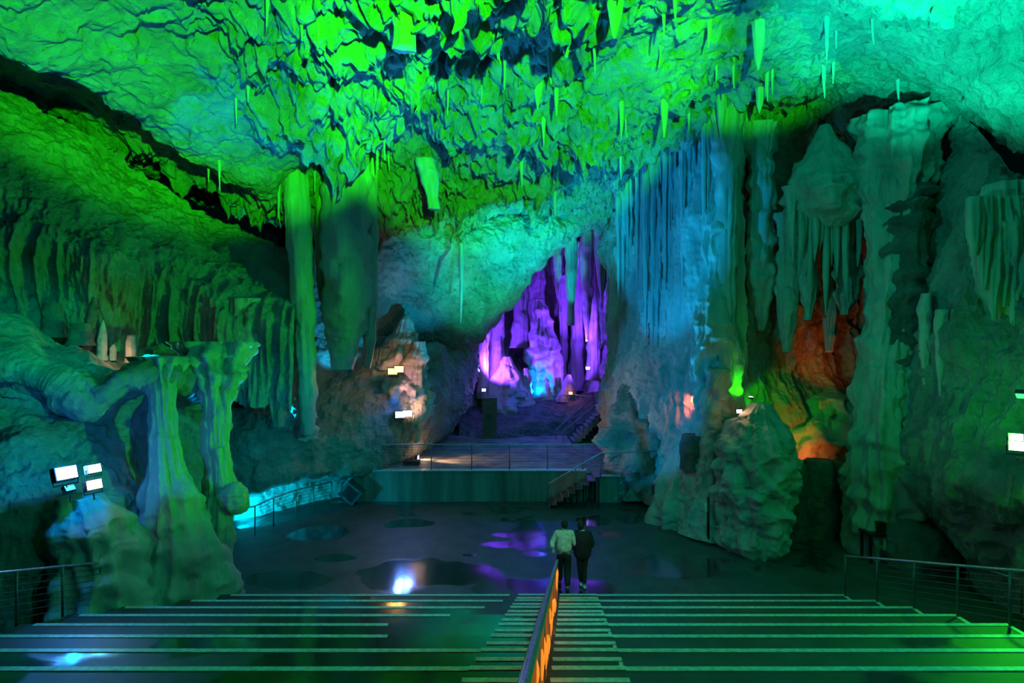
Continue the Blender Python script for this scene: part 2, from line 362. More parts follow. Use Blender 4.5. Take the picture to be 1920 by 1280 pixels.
sheet('wall_left', [
    [(-170, 560, 18.5), (30, 585, 18.3), (180, 650, 18.3), (290, 662, 18.6), (380, 690, 19), (470, 740, 20)],
    [(-170, 570, 16), (0, 585, 16), (120, 640, 16.2), (220, 672, 16.5), (300, 668, 17), (430, 720, 18)],
    [(-170, 640, 13.8), (0, 640, 13.8), (110, 690, 14), (210, 700, 14.1), (300, 690, 14.8), (430, 730, 16.4)],
    [(-170, 700, 12.8), (0, 690, 12.8), (100, 715, 13), (170, 752, 13.1), (262, 705, 13.8), (430, 745, 15.6)],
    [(-170, 745, 13.3), (0, 735, 13.3), (100, 765, 13.6), (190, 785, 14), (300, 760, 15), (430, 770, 16.3)],
    [(-170, 880, 12), (0, 880, 12), (100, 880, 12.4), (200, 890, 13.2), (300, 900, 14.9), (430, 900, 16.6)],
    [(-170, 1000, 11.4), (0, 1000, 11.4), (120, 1000, 12.1), (250, 1010, 12.9), (330, 1010, 13.8), (430, 1010, 15.4)],
    [(-170, 1230, 11), (0, 1200, 11.2), (120, 1180, 12), (250, 1170, 12.8), (330, 1150, 13.3), (420, 1130, 14.6)]],
    340, 360, (.4, .6), (.12, 1.4), (.2, 1.6, [(0, 0), (.5, 0), (.65, .5), (1, .8)]), M['wall'], 6)
# left: overhanging block above the lit opening
sheet('wall_left_overhang', [
    [(400, 690, 24), (560, 640, 25), (640, 610, 26), (700, 630, 25.8), (790, 640, 26.5), (830, 650, 28), (895, 690, 31.5)],
    [(410, 735, 21.8), (500, 750, 21.6), (590, 780, 22), (680, 750, 22.8), (750, 745, 23.4), (800, 750, 25.2), (885, 728, 31)],
    [(415, 800, 20.6), (500, 815, 20.5), (590, 825, 21), (680, 815, 22.2), (755, 800, 23.4), (800, 790, 25.2), (878, 748, 30.8)],
    [(420, 865, 20), (500, 868, 20.3), (590, 865, 21), (680, 855, 22.2), (740, 845, 23.4), (795, 822, 25.6), (872, 762, 30.8)],
    [(425, 912, 20), (520, 905, 20.5), (600, 893, 21), (680, 886, 22.4), (740, 864, 23.8), (792, 838, 26), (868, 772, 31)],
    [(425, 925, 23), (520, 915, 24), (600, 900, 24.5), (690, 886, 25), (745, 868, 26.5), (797, 843, 28.5), (868, 778, 33)]],
    330, 300, (.45, .55), (.13, 1.3), (.1, 1.6, [(0, 0), (.3, 1), (1, .5)]), M['wall'], 8)
sheet('wall_left_opening', [
    [(380, 880, 20.0), (470, 880, 20.6), (540, 880, 21.6), (610, 880, 22.8), (690, 880, 23.8)],
    [(380, 960, 19.9), (470, 950, 20.5), (540, 940, 21.5), (610, 930, 22.7), (690, 925, 23.7)],
    [(380, 1030, 19.7), (470, 1015, 20.3), (540, 990, 21.3), (610, 965, 22.6), (690, 950, 23.5)]], 160, 90, (.15, 1), (.06, 2), None, M['pale'], 10)
# slanting wall above the stage
sheet('wall_left_slope', [
    [(690, 380, 25.5), (800, 370, 26.5), (900, 385, 28), (1000, 400, 29.5), (1090, 395, 31), (1160, 395, 32)],
    [(690, 470, 25), (780, 455, 25.8), (870, 455, 27), (950, 450, 28.5), (1030, 445, 30), (1085, 440, 31.5)],
    [(690, 550, 25.7), (765, 545, 26.6), (840, 540, 28), (910, 535, 29), (960, 530, 30.2), (1000, 520, 31.8)],
    [(690, 640, 26), (750, 640, 27), (815, 640, 28.4), (865, 635, 29.5), (900, 622, 30.6), (918, 610, 32.3)],
    [(690, 720, 27), (750, 720, 27.5), (805, 720, 28.5), (850, 715, 29.5), (880, 695, 30.6), (893, 680, 32.3)],
    [(690, 800, 27), (750, 800, 27.5), (800, 795, 28.3), (840, 785, 29.3), (868, 770, 30.6), (880, 760, 32.3)]],
    260, 260, (.45, .5), (.13, 1.5), None, M['wall'], 12)
# chamber at the back
sheet('wall_back', [
    [(840, 440, 36), (900, 450, 37), (960, 430, 39), (1020, 440, 39), (1080, 440, 38), (1140, 430, 35.5), (1220, 420, 33)],
    [(840, 560, 35), (900, 560, 36.5), (960, 560, 38.5), (1020, 550, 39.5), (1080, 560, 39.5), (1135, 560, 36), (1220, 560, 33)],
    [(840, 660, 34), (905, 660, 35.5), (960, 660, 39), (1020, 660, 39), (1080, 660, 40), (1130, 650, 36), (1220, 660, 33)],
    [(840, 720, 33), (905, 720, 34.5), (960, 725, 36.5), (1020, 725, 37), (1080, 720, 38), (1130, 710, 35), (1220, 700, 32)],
    [(840, 790, 33), (905, 790, 33.6), (960, 790, 34.5), (1020, 790, 34.5), (1080, 780, 34.5), (1130, 770, 33.5), (1220, 770, 31)]],
    260, 260, (.8, .45), (.3, 1.0), (.5, 1.3, [(0, .8), (.75, 1), (1, .3)]), M['flow'], 14)
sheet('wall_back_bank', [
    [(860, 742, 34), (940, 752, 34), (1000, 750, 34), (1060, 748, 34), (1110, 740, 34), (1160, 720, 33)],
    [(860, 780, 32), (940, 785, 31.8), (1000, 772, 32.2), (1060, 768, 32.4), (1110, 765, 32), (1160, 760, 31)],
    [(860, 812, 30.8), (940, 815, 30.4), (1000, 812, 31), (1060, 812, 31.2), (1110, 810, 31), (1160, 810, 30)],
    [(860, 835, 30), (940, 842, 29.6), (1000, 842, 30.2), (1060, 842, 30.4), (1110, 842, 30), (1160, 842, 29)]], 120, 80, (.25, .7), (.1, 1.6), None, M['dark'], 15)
# right: blue curtains
sheet('wall_right_curtain', [
    [(1105, 395, 33), (1165, 375, 30), (1220, 345, 27), (1290, 275, 23), (1345, 225, 20.8), (1392, 205, 20.8), (1410, 205, 23.0)],
    [(1140, 480, 31.5), (1185, 480, 28.5), (1232, 470, 26), (1290, 430, 22.4), (1340, 400, 20.2), (1366, 400, 20.8), (1384, 400, 23.0)],
    [(1146, 580, 31), (1185, 590, 28), (1230, 570, 25.5), (1290, 560, 21.9), (1340, 560, 19.9), (1364, 560, 20.6), (1382, 560, 22.8)],
    [(1146, 660, 31), (1180, 660, 28), (1222, 650, 25), (1290, 650, 21.7), (1340, 650, 19.8), (1362, 650, 20.4), (1380, 650, 22.6)],
    [(1140, 740, 30.5), (1165, 730, 28), (1215, 725, 24.6), (1285, 725, 21.5), (1340, 725, 19.6), (1360, 730, 20.2), (1378, 730, 22.4)],
    [(1135, 800, 29), (1160, 800, 27), (1210, 800, 24), (1280, 800, 21.2), (1340, 800, 19.3), (1362, 810, 19.9), (1380, 810, 22.1)],
    [(1130, 850, 28.5), (1160, 850, 26.5), (1215, 860, 23.4), (1275, 860, 20.9), (1335, 870, 19), (1362, 880, 19.4), (1380, 880, 21.6)],
    [(1130, 900, 28), (1165, 905, 26), (1222, 910, 22.8), (1262, 930, 20.4), (1325, 940, 18.6), (1362, 950, 19), (1380, 950, 21.2)],
    [(1130, 960, 28), (1165, 965, 26), (1225, 968, 22.4), (1255, 990, 19.9), (1320, 1018, 18), (1362, 1025, 18.4), (1380, 1025, 20.6)]],
    420, 420, (.3, .55), (.14, 1.7), (.55, 1.8, [(0, .4), (.12, 1), (.55, 1), (.64, .7), (.75, .3), (1, .35)]), M['flow'], 16)
# right: deep niche
sheet('wall_right_niche', [
    [(1350, 215, 20.6), (1440, 205, 21), (1530, 190, 22.5), (1610, 160, 23), (1700, 170, 21.5), (1800, 210, 19)],
    [(1355, 330, 21.2), (1440, 320, 22), (1530, 320, 23), (1610, 320, 23), (1700, 320, 22), (1800, 330, 19)],
    [(1358, 480, 21), (1440, 480, 22), (1530, 480, 23), (1610, 480, 23.6), (1700, 480, 22.5), (1800, 480, 19)],
    [(1358, 640, 20.8), (1440, 640, 21.4), (1530, 640, 22.4), (1610, 640, 23.4), (1700, 640, 22), (1800, 640, 18.5)],
    [(1358, 780, 20.2), (1440, 780, 20.9), (1530, 780, 21.8), (1610, 780, 22.5), (1700, 780, 21), (1800, 780, 17.8)],
    [(1358, 900, 19.4), (1440, 900, 20.2), (1530, 900, 21), (1610, 900, 21.5), (1700, 900, 19.8), (1800, 900, 17)],
    [(1355, 1030, 18.3), (1440, 1030, 18.8), (1530, 1030, 19.2), (1610, 1030, 19.2), (1700, 1035, 18), (1800, 1060, 16)]],
    300, 340, (.7, .55), (.2, 1.4), (.4, 1.6, [(0, .3), (.2, 1), (.7, .8), (1, .3)]), M['wall'], 18)
# right: near wall
sheet('wall_right', [
    [(1770, 190, 18), (1830, 240, 16.6), (1900, 320, 15.3), (1980, 380, 14.2), (2120, 380, 12)],
    [(1762, 330, 17.8), (1822, 340, 16.2), (1890, 370, 15), (1960, 390, 14), (2100, 400, 12)],
    [(1742, 480, 17.5), (1800, 460, 16), (1870, 450, 14.9), (1950, 440, 13.9), (2100, 440, 11.6)],
    [(1738, 560, 17.3), (1790, 550, 15.7), (1860, 560, 14.9), (1950, 560, 13.8), (2100, 560, 11.6)],
    [(1715, 660, 17), (1780, 660, 15.5), (1860, 650, 14.5), (1950, 650, 13.4), (2100, 650, 11.4)],
    [(1718, 760, 17), (1775, 750, 15.3), (1860, 740, 14.2), (1950, 740, 13.2), (2100, 750, 11.2)],
    [(1702, 850, 16.8), (1765, 850, 14.9), (1860, 850, 13.8), (1950, 850, 12.9), (2100, 850, 11)],
    [(1716, 925, 16.4), (1775, 925, 14.5), (1860, 925, 13.3), (1950, 925, 12.4), (2100, 930, 10.8)],
    [(1770, 1000, 16.3), (1800, 1000, 14.8), (1870, 1000, 13.6), (1950, 1000, 12.6), (2100, 1010, 10.8)],
    [(1790, 1110, 16), (1830, 1130, 14.4), (1890, 1150, 13.4), (1960, 1170, 12.4), (2100, 1230, 10.6)]],
    330, 420, (.45, .6), (.16, 1.5), (.3, 1.7, [(0, .1), (.18, 1), (.36, .9), (.5, .5), (.62, .9), (.75, .3), (1, .2)]), M['wall'], 20)

# ------------------------------------------------------------------ single formations
def stal(name, px, y0, y1, D, wpx, label, group=None, lean=0, seed=1, mat=None, tip=.12, **k):
    r = wpx*.5*D/F; a = at(px, y0, D); b = at(px+lean, y1, D)
    return formation(name, [a, a.lerp(b, .5)+Vector((.02, .03, 0)), b], [r*1.0, r, r*.85, r*.55, max(r*tip, .012)], label, 'stalactite', group, 26, 50, seed=seed, mat=mat, **k)
SL = [
 (757, -60, 92, 11.6, 62, 'broad fluted stalactite at the top edge, left of the blue slab'),
 (800, 300, 392, 20.2, 36, 'pale blue blade-like stalactite low on the green ceiling'),
 (1048, -40, 108, 11.9, 38, 'slanting blue stalactite blade at the top middle of the ceiling'),
 (1152, -50, 72, 11.6, 30, 'long blue stalactite hanging at the top right of the green ceiling'),
 (1008, 130, 205, 15.4, 16, 'thin dark stalactite beneath a small ledge in the green ceiling'),
 (978, 225, 275, 18.4, 24, 'ribbed short stalactite stub in a dark hollow of the green ceiling'),
 (1165, 140, 262, 17.0, 9, 'slender blue stalactite beside a cluster on the right of the ceiling'),
 (1245, 175, 258, 17.4, 14, 'split blue-tipped stalactite close to the right rim of the ceiling'),
 (1422, 40, 132, 15.0, 20, 'straight blue stalactite under the teal part of the ceiling'),
 (1352, 150, 258, 19.6, 18, 'long pale blue stalactite at the arch above the dark niche'),
 (1424, 165, 212, 18.0, 12, 'small bright blue stalactite over the arch of the niche'),
 (864, 455, 606, 25.6, 8, 'long thin lone stalactite hanging before the slanting green wall'),
 (1070, 440, 610, 31.5, 20, 'bright cyan stalactite hanging in front of the violet chamber'),
 (1100, 430, 640, 33.5, 24, 'violet hanging curtain right of the cyan stalactite'),
 (1128, 430, 560, 32.5, 26, 'blue ribbed stalactite at the right edge of the violet chamber'),
 (1045, 455, 560, 33.5, 14, 'narrow violet stalactite left of the cyan stalactite'),
]
for i, (px, y0, y1, D, wp, lab) in enumerate(SL):
    stal('stalactite', px, y0, y1, D, wp, lab, lean=(14 if i in (1, 2) else 0), seed=30+i, flute=(.28, 3.5), tip=(.6 if i in (0, 1, 5, 12) else .12))
rnd = random.Random(5)
def small_stals(n, box, group, label, hmin, hmax, sd):
    k = 0
    while k < n:
        px, py, D = rnd.uniform(*box[0]), 0, rnd.uniform(*box[1])
        x = (px-960)*D/F; z = float(ceil_z(np.array([x]), np.array([D]))[0])
        h = rnd.uniform(hmin, hmax); r = h*rnd.uniform(.045, .09)
        formation('stalactite', [(x, D, z+.5), (x, D, z-h*.4), (x+rnd.uniform(-.04, .04), D, z-h)], [r*1.5, r, r*.6, .012], label, 'stalactite', group, 12, 22, seed=sd+k)
        k += 1
small_stals(44, ((380, 1340), (12, 24)), 'small stalactites on the green ceiling', 'small pointed stalactite hanging from the ragged bright green ceiling', .35, 1.0, 100)
small_stals(12, ((1330, 1700), (14.5, 18)), 'small stalactites on the teal ceiling', 'small pointed stalactite hanging from the teal ceiling on the right', .4, 1.1, 200)

# hanging columns on the left
def hang(px, D):
    a = at(px, 400, D); a.z = float(ceil_z(np.array([a.x]), np.array([D]))[0])+.4; return a
formation('hanging_column', [hang(556, 20.4), at(568, 560, 20), at(574, 690, 20), at(578, 815, 20.1)], [.42, .40, .36, .34, .3, .2], 'slim green hanging column ending just above the bright cyan rock', 'hanging column', seed=60, flute=(.14, 2.5), rings=90)
formation('hanging_column', [hang(650, 21), at(650, 560, 20.6), at(645, 640, 20.6), at(642, 692, 20.6)], [.85, .86, .74, .62, .5, .35], 'broad dark green hanging column, thickest of the group on the left', 'hanging column', seed=61, flute=(.1, 2.2), rings=90)
formation('hanging_column', [hang(612, 21.6), at(610, 540, 21.3), at(618, 590, 21.3)], [.34, .3, .22, .1], 'short green column hanging between the slim and the broad column', 'hanging column', seed=62, flute=(.16, 2.5))
formation('hanging_column', [hang(690, 21.2), at(694, 560, 21), at(690, 690, 21)], [.3, .3, .24, .2, .1], 'dark narrow column hanging at the right of the broad column', 'hanging column', seed=63, flute=(.2, 3))
formation('hanging_column', [at(520, 560, 20.4), at(522, 660, 20.2), at(522, 800, 20.2)], [.5, .62, .5, .3, .16], 'ragged green hanging mass left of the slim column', 'hanging column', seed=64, flute=(.3, 3.2), bump=(.16, 2), rings=90)
for i, (px, D, r) in enumerate([(455, 19.5, .45), (480, 19.8, .35)]):
    formation('hanging_column', [at(px, 560, D), at(px, 650, D), at(px+4, 748, D)], [r*1.2, r*1.25, r, r*.3], ['knobbly green hanging mass over the dark overhanging block', 'thinner knobbly green hanging mass next to the ragged one'][i], 'hanging column', seed=66+i, flute=(.3, 3), bump=(.2, 2))
# pillars in front of the left wall
formation('rock_pillar', [at(296, 668, 14.6), at(303, 730, 14.0), at(306, 820, 13.7), at(318, 900, 13.6), at(330, 1000, 13.5), at(330, 1150, 13.4)], [.6, .34, .22, .26, .36, .6, .85, .95], 'teal-green rock pillar flaring into a lumpy skirt beside the left floodlights', 'rock pillar', seed=70, flute=(.28, 3), bump=(.16, 1.8), rings=120, seg=80)
formation('rock_pillar', [at(404, 640, 16.2), at(406, 720, 15), at(405, 810, 14.5), at(410, 900, 14.4), at(408, 1000, 14.3), at(402, 1135, 14.2)], [.8, .5, .3, .24, .29, .34, .3, .36], 'tall green rock pillar with dark splits at the end of the left wall', 'rock pillar', seed=71, flute=(.34, 3.2), bump=(.2, 2.2), rings=120, seg=80,
    extra=[([at(440, 905, 14.3), at(442, 960, 14.3)], [.1, .3, .32, .2])])
formation('rock_pillar', [at(150, 930, 11.9), at(180, 1000, 12), at(195, 1180, 12)], [.3, .6, .7, .9], 'low bulging flowstone mass under the left floodlights', 'flowstone', seed=72, flute=(.25, 3), bump=(.14, 2), rings=80, seg=60)
formation('rock_ledge', [at(568, 825, 21.2), at(570, 770, 21.1), at(575, 712, 21.1)], [.5, .42, .3, .08], 'small jagged rock glowing bright cyan under the slim hanging column', 'rock', seed=75, bump=(.3, 2.5), mat=M['pale'])
# stalagmites on the left ledge
for i, (px, y0, y1, D, wp, lab) in enumerate([
    (246, 672, 628, 16.6, 16, 'stubby pale stalagmite with a broken top on the left ledge'),
    (212, 668, 645, 16.6, 10, 'small warm-lit pointed stalagmite on the left ledge'),
    (165, 650, 556, 16.4, 20, 'tall dark leaning stalagmite on the left ledge'),
    (192, 668, 600, 16.4, 14, 'thin brownish stalagmite right of the tall dark one'),
    (98, 625, 568, 16, 34, 'blunt dark block standing on the left ledge'),
    (150, 640, 606, 15.8, 34, 'dark squat boulder-like stalagmite at the foot of the tall one'),
    (357, 700, 640, 17.4, 10, 'grey slender stalagmite at the right end of the ledge')]):
    r = wp*.5*D/F
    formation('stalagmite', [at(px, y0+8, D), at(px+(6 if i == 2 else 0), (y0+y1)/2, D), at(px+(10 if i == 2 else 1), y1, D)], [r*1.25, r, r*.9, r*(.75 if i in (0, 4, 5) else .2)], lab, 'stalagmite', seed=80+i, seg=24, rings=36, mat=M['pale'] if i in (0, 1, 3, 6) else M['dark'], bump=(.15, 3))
# lit knob
formation('rock_outcrop', [at(768, 812, 24.2), at(756, 770, 24.5), at(745, 700, 24.9), at(752, 650, 25.3), at(762, 592, 25.8)], [.3, .6, .9, 1.1, 1.0, .75, .45, .1], 'pale rock outcrop lit orange by a pair of floodlights', 'rock outcrop', seed=90, flute=(.3, 2.4), bump=(.24, 1.6), rings=130, seg=110, mat=M['pale'],
    extra=[([at(782, 830, 24.4), at(778, 760, 24.3), at(778, 690, 24.4), at(786, 640, 24.8)], [.1, .3, .42, .45, .2]), ([at(715, 770, 24.6), at(712, 700, 24.6), at(715, 652, 24.8)], [.3, .6, .6, .25])])
# chamber formations
formation('stalagmite', [at(1020, 760, 35.2), at(1018, 700, 35.3), at(1018, 640, 35.4), at(1010, 560, 35.8)], [1.2, .95, .85, .9, .75, .55, .3], 'tall statue-like violet stalagmite in the middle of the back chamber', 'stalagmite', seed=95, flute=(.3, 2), bump=(.16, 1.4), rings=110, seg=80, tiers=(.15, 1.2))
formation('stalagmite', [at(952, 770, 33.6), at(952, 720, 33.7), at(950, 668, 33.9)], [1.5, 1.1, .7, .2], 'violet cone-shaped stalagmite at the left of the back chamber', 'stalagmite', seed=96, bump=(.2, 1.3), rings=70, seg=60)
formation('stalagmite', [at(984, 760, 33.6), at(985, 730, 33.7), at(986, 690, 33.8)], [.6, .5, .4, .12], 'small violet stalagmite between the cone and the statue-like one', 'stalagmite', seed=97, bump=(.2, 1.5))
formation('stalagmite', [at(1040, 750, 35), at(1037, 690, 35.1), at(1034, 622, 35.3)], [.6, .55, .5, .15], 'blue-violet pointed stalagmite against the right of the statue-like one', 'stalagmite', seed=98, bump=(.14, 1.5))
formation('stalagmite', [at(1062, 752, 33.8), at(1064, 730, 33.8), at(1067, 702, 33.9)], [.6, .45, .1], 'small tilted violet stalagmite near the orange lamp of the chamber', 'stalagmite', seed=99, bump=(.14, 1.5))
for i, (px, y0, y1, D, wp, lab) in enumerate([(925, 545, 700, 35.4, 38, 'violet curtain column at the left of the back chamber'), (905, 640, 735, 33.2, 20, 'dark blue pillar carrying the two left chamber lamps'), (1080, 480, 720, 36.5, 22, 'mauve column at the back of the chamber right of the statue'), (1055, 540, 735, 37, 18, 'purple-brown column behind the small tilted stalagmite'), (1112, 470, 700, 35, 20, 'bright violet fluted column at the right of the chamber'), (975, 520, 640, 36.4, 26, 'violet hanging mass above the dark chamber opening')]):
    r = wp*.5*D/F
    formation('cave_column', [at(px, y0-25, D), at(px+2, (y0+y1)/2, D), at(px, y1+12, D)], [r*1.2, r*.9, r*.8, r, r*1.3], lab, 'rock column', seed=110+i, flute=(.32, 2.6), bump=(.14, 1.6))
# right side formations
formation('rock_pillar', [at(1362, 190, 20.2), at(1362, 400, 20), at(1360, 600, 19.7), at(1358, 720, 19.4)], [.5, .34, .3, .3, .22], 'long blue and green edged pillar where the curtain meets the dark niche', 'rock pillar', seed=120, flute=(.35, 3), rings=120)
for i, (px, y0, y1, D, wp, lab) in enumerate([(1300, 300, 690, 21.4, 40, 'thick blue fluted column on the right curtain wall'), (1332, 280, 640, 20.4, 26, 'tall light blue column nearest the dark niche'), (1262, 380, 700, 23, 30, 'blue column in the middle of the curtain wall'), (1232, 545, 690, 24, 42, 'rounded blue-grey column under the far curtains'), (1208, 420, 600, 26, 26, 'dark ribbed curtain column at the far end of the right wall'), (1175, 440, 640, 28, 30, 'blue ribbed curtain nearest the violet chamber')]):
    r = wp*.5*D/F
    r *= .62; A = at(px, y0-40, D); A.z = float(ceil_z(np.array([A.x]), np.array([D]))[0])+.5
    formation('cave_column', [A, at(px+4, (y0+y1)/2, D), at(px-2, y1, D)], [r*1.3, r, r*.8, r*1.0, r*.5], lab, 'rock column', seed=130+i, flute=(.5, 3.6), bump=(.2, 1.6), rings=150, seg=64, extra=[([A+Vector((dx*r, -.1, 0)), at(px, (y0*(1-f)+y1*f), D)+Vector((dx*r, -.1, 0))], [r*.5, r*.42, r*.3, .02]) for dx, f in ((-1.7, .7), (1.5, .55), (-.7, .9), (2.3, .8))])
formation('rock_mound', [at(1210, 930, 22.6), at(1205, 850, 23), at(1190, 780, 24.5), at(1180, 720, 26)], [1.1, 1.3, 1.4, 1.0, .3], 'grey lumpy rock mound at the right end of the stage', 'rock mound', seed=140, flute=(.2, 2), bump=(.2, 1.3), rings=100, seg=90, mat=M['wall'])
formation('rock_mound', [at(1275, 1000, 19.9), at(1275, 930, 20.2), at(1285, 870, 20.8), at(1300, 800, 21.2)], [1.0, 1.0, .85, .7, .5, .3], 'pale sloping flowstone at the foot of the blue curtain wall', 'rock mound', seed=141, flute=(.22, 2.4), bump=(.16, 1.5), rings=100, seg=90)
formation('rock_stump', [at(1302, 880, 19.5), at(1300, 845, 19.5), at(1300, 815, 19.5)], [.45, .43, .44, .36], 'dark drum-shaped rock stump in front of the blue flowstone', 'rock', seed=142, flute=(.1, 4), bump=(.05, 2), mat=M['dark'])
formation('rock_pillar', [at(1335, 935, 18.9), at(1335, 850, 19.1), at(1340, 760, 19.3), at(1345, 690, 19.4)], [.45, .36, .34, .42, .3], 'knobbly blue pillar standing right of the drum-shaped stump', 'rock pillar', seed=143, flute=(.25, 3), bump=(.22, 2.2), rings=100, seg=60)
formation('rock_mound', [at(1412, 1045, 17.3), at(1412, 960, 17.5), at(1412, 880, 17.7), at(1418, 800, 18), at(1425, 755, 18.3)], [.75, .9, 1.0, 1.05, .9, .62, .22], 'bulbous blue-green rock mass standing left of the niche', 'rock mound', seed=144, flute=(.2, 2.6), bump=(.17, 2.2), rings=130, seg=120)
formation('hanging_rock', [at(1545, 235, 19.6), at(1545, 310, 19.5), at(1545, 370, 19.4), at(1545, 430, 19.5)], [.15, .4, .8, 1.1, 1.25, 1.1, .5], 'hooded teal rock mass hanging in the middle of the dark niche', 'hanging rock', seed=150, flute=(.22, 2.6), bump=(.12, 1.8), rings=100, seg=90,
    extra=[([at(1545+dx, 350, 19.2), at(1545+dx+rnd.uniform(-5, 5), (370+y1)/2, 19.2+rnd.uniform(-.3, .2)), at(1545+dx, y1, 19.2)], [.2, .1, .09, .07, .015]) for dx, y1 in [(-66, 450), (-58, 490), (-48, 520), (-38, 470), (-28, 560), (-18, 490), (-8, 470), (3, 590), (14, 500), (24, 520), (34, 480), (44, 570), (54, 460), (63, 500)]])
for i, (px, y0, y1, D, wp, lab) in enumerate([(1425, 255, 620, 20.6, 46, 'dark knobbly column in the left half of the niche'), (1475, 420, 660, 20.2, 34, 'blue-grey hanging column behind the green-lit rock'), (1515, 440, 600, 19.8, 30, 'slender hanging column below the left side of the hooded mass'), (1585, 430, 590, 19.8, 40, 'pale green hanging knob cluster under the hooded mass'), (1555, 480, 660, 20.6, 26, 'brown hanging fringe in the orange-lit hollow')]):
    r = wp*.5*D/F
    formation('hanging_column', [at(px, y0-20, D), at(px+2, (y0+y1)/2, D), at(px, y1, D)], [r*1.1, r*.8, r, r*.8, r*.3], lab, 'hanging column', seed=155+i, flute=(.3, 3), bump=(.22, 2.2), rings=90, seg=50)
formation('rock_column', [at(1690, 215, 18.6), at(1682, 330, 18.2), at(1676, 450, 18), at(1672, 600, 17.8), at(1660, 720, 17.6), at(1660, 850, 17.3), at(1670, 1050, 17)], [1.15, .95, .7, .6, .62, .68, .8, .95, 1.0], 'giant banded rock column right of the orange-lit hollow', 'rock column', seed=165, flute=(.26, 2.6), bump=(.14, 1.6), rings=240, seg=120, tiers=(.1, 1.1))
formation('rock_column', [at(1716, 300, 17.9), at(1704, 420, 17.6), at(1700, 560, 17.5), at(1694, 690, 17.4)], [.35, .5, .6, .55, .6, .4], 'dark ledged trunk grown onto the right face of the giant column', 'rock column', seed=168, flute=(.2, 2.6), bump=(.16, 2), rings=200, seg=70, tiers=(.42, 1.55), mat=M['dark'])
formation('rock_mound', [at(1525, 900, 20.6), at(1540, 830, 20.9), at(1555, 770, 21.2), at(1560, 730, 21.6)], [.9, 1.2, 1.15, .8, .2], 'orange-lit boulder inside the dark niche', 'boulder', seed=166, flute=(.2, 2), bump=(.22, 1.5), rings=80, seg=80)
for i, (px, y0, y1, D, wp) in enumerate([(1490, 870, 1015, 18.4, 44), (1535, 862, 1015, 18.5, 56), (1580, 866, 1012, 18.6, 52)]):
    r = wp*.5*D/F
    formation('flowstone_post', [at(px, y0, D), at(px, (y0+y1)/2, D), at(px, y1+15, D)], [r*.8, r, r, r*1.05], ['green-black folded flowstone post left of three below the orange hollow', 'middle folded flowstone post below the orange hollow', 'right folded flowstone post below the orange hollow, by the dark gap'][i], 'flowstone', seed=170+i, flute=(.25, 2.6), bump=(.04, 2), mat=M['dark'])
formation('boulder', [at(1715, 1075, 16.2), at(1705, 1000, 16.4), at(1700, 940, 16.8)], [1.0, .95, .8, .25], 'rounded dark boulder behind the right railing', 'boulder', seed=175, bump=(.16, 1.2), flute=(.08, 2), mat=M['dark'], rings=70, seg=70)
formation('stalactite', [at(1892, 345, 14.9), at(1892, 470, 14.6), at(1890, 600, 14.5)], [.4, .5, .55, .5, .42, .2], 'fluted teal drapery hanging at the right edge of the photo', 'stalactite', seed=176, flute=(.55, 4.5), bump=(.12, 2.2), rings=90, seg=70,
    extra=[([at(1850+dx, 370, 14.3), at(1850+dx, y1, 14.2)], [.14, .16, .12, .03]) for dx, y1 in [(-22, 480), (-6, 545), (14, 600), (32, 575), (50, 620), (72, 560)]])
for i, (px, y0, y1, D, wp, lab) in enumerate([(1735, 660, 755, 16, 22, 'pale dripping stalactite at the left rim of the near right wall'), (1765, 690, 765, 15.4, 20, 'teal stalactite of the fringe on the near right wall'), (1800, 690, 758, 15, 22, 'short thick stalactite in the fringe beneath the right wall bulge')]):
    stal('stalactite', px, y0-110, y1, D+.3, wp, lab, seed=180+i, bump=(.2, 2.5))
# ------------------------------------------------------------------ floor, terrace, stairs
PUD = [(590, 1000, 60, 18), (640, 1045, 50, 9), (765, 980, 55, 9), (935, 1020, 45, 7), (965, 1001, 38, 5), (1003, 1037, 34, 9), (1120, 975, 40, 10), (1150, 1000, 30, 6), (775, 1078, 165, 38), (560, 1085, 110, 20),
       (1010, 1103, 180, 20), (1250, 1060, 110, 22), (1345, 1052, 40, 7), (1445, 1066, 40, 8), (700, 940, 90, 5), (970, 951, 30, 3), (880, 962, 20, 3), (1180, 955, 16, 3), (1500, 1060, 14, 3), (880, 1040, 16, 3), (1330, 1000, 20, 4)]
def wetness(x, y, z):
    z = np.broadcast_to(z, x.shape)
    p = np.stack([x, y, np.zeros_like(x)], -1)
    wob = .35*fbm(p*.9, 3, 201)
    v = np.full(x.shape, -1.0)
    for px, py, rx, ry in PUD:            # shallow puddles measured on the hall floor
        D = F*CZ/(py-640); cx = (px-960)*D/F; ax = rx*D/F; ay = abs(F*CZ/(py+ry-640)-F*CZ/(py-ry-640))/2
        v = np.maximum(v, 1-np.sqrt(((x-cx)/ax)**2+((y-D)/ay)**2)+wob)
    n = fbm(p*.45, 4, 205)
    v = np.maximum(v, (n-.5)*1.4)
    band = np.where((x < .2) & (x > -4.6) & (z > .2), .35+n*.8+wob, -1)      # damp run on the left steps
    v = np.maximum(v, band)
    band = np.where((x < -4.6) & (z > 1.2), .0+n*1.1+wob, -1)
    v = np.maximum(v, band)
    return np.clip(v*4, 0, 1)
def floor():
    xs = np.arange(-16, 17, .06); ys = np.concatenate([np.arange(-4, 12, 1.0), np.arange(12, 25, .06), np.arange(25, 36, 1.0)])
    X, Y = np.meshgrid(xs, ys); p = np.stack([X, Y, 0*X], -1)
    Z = .012*fbm(p*.6, 2, 210)-.012
    o = mesh('floor', np.stack([X, Y, Z], -1).reshape(-1, 3), gridfaces(*X.shape), M['floor']); setattr_wet(o, wetness(X, Y, 0*X).ravel()); props(o, kind='structure')
floor()
Y0, RUN, RISE = 13.5, .955, .30
def nose(k): return Y0-RUN*k
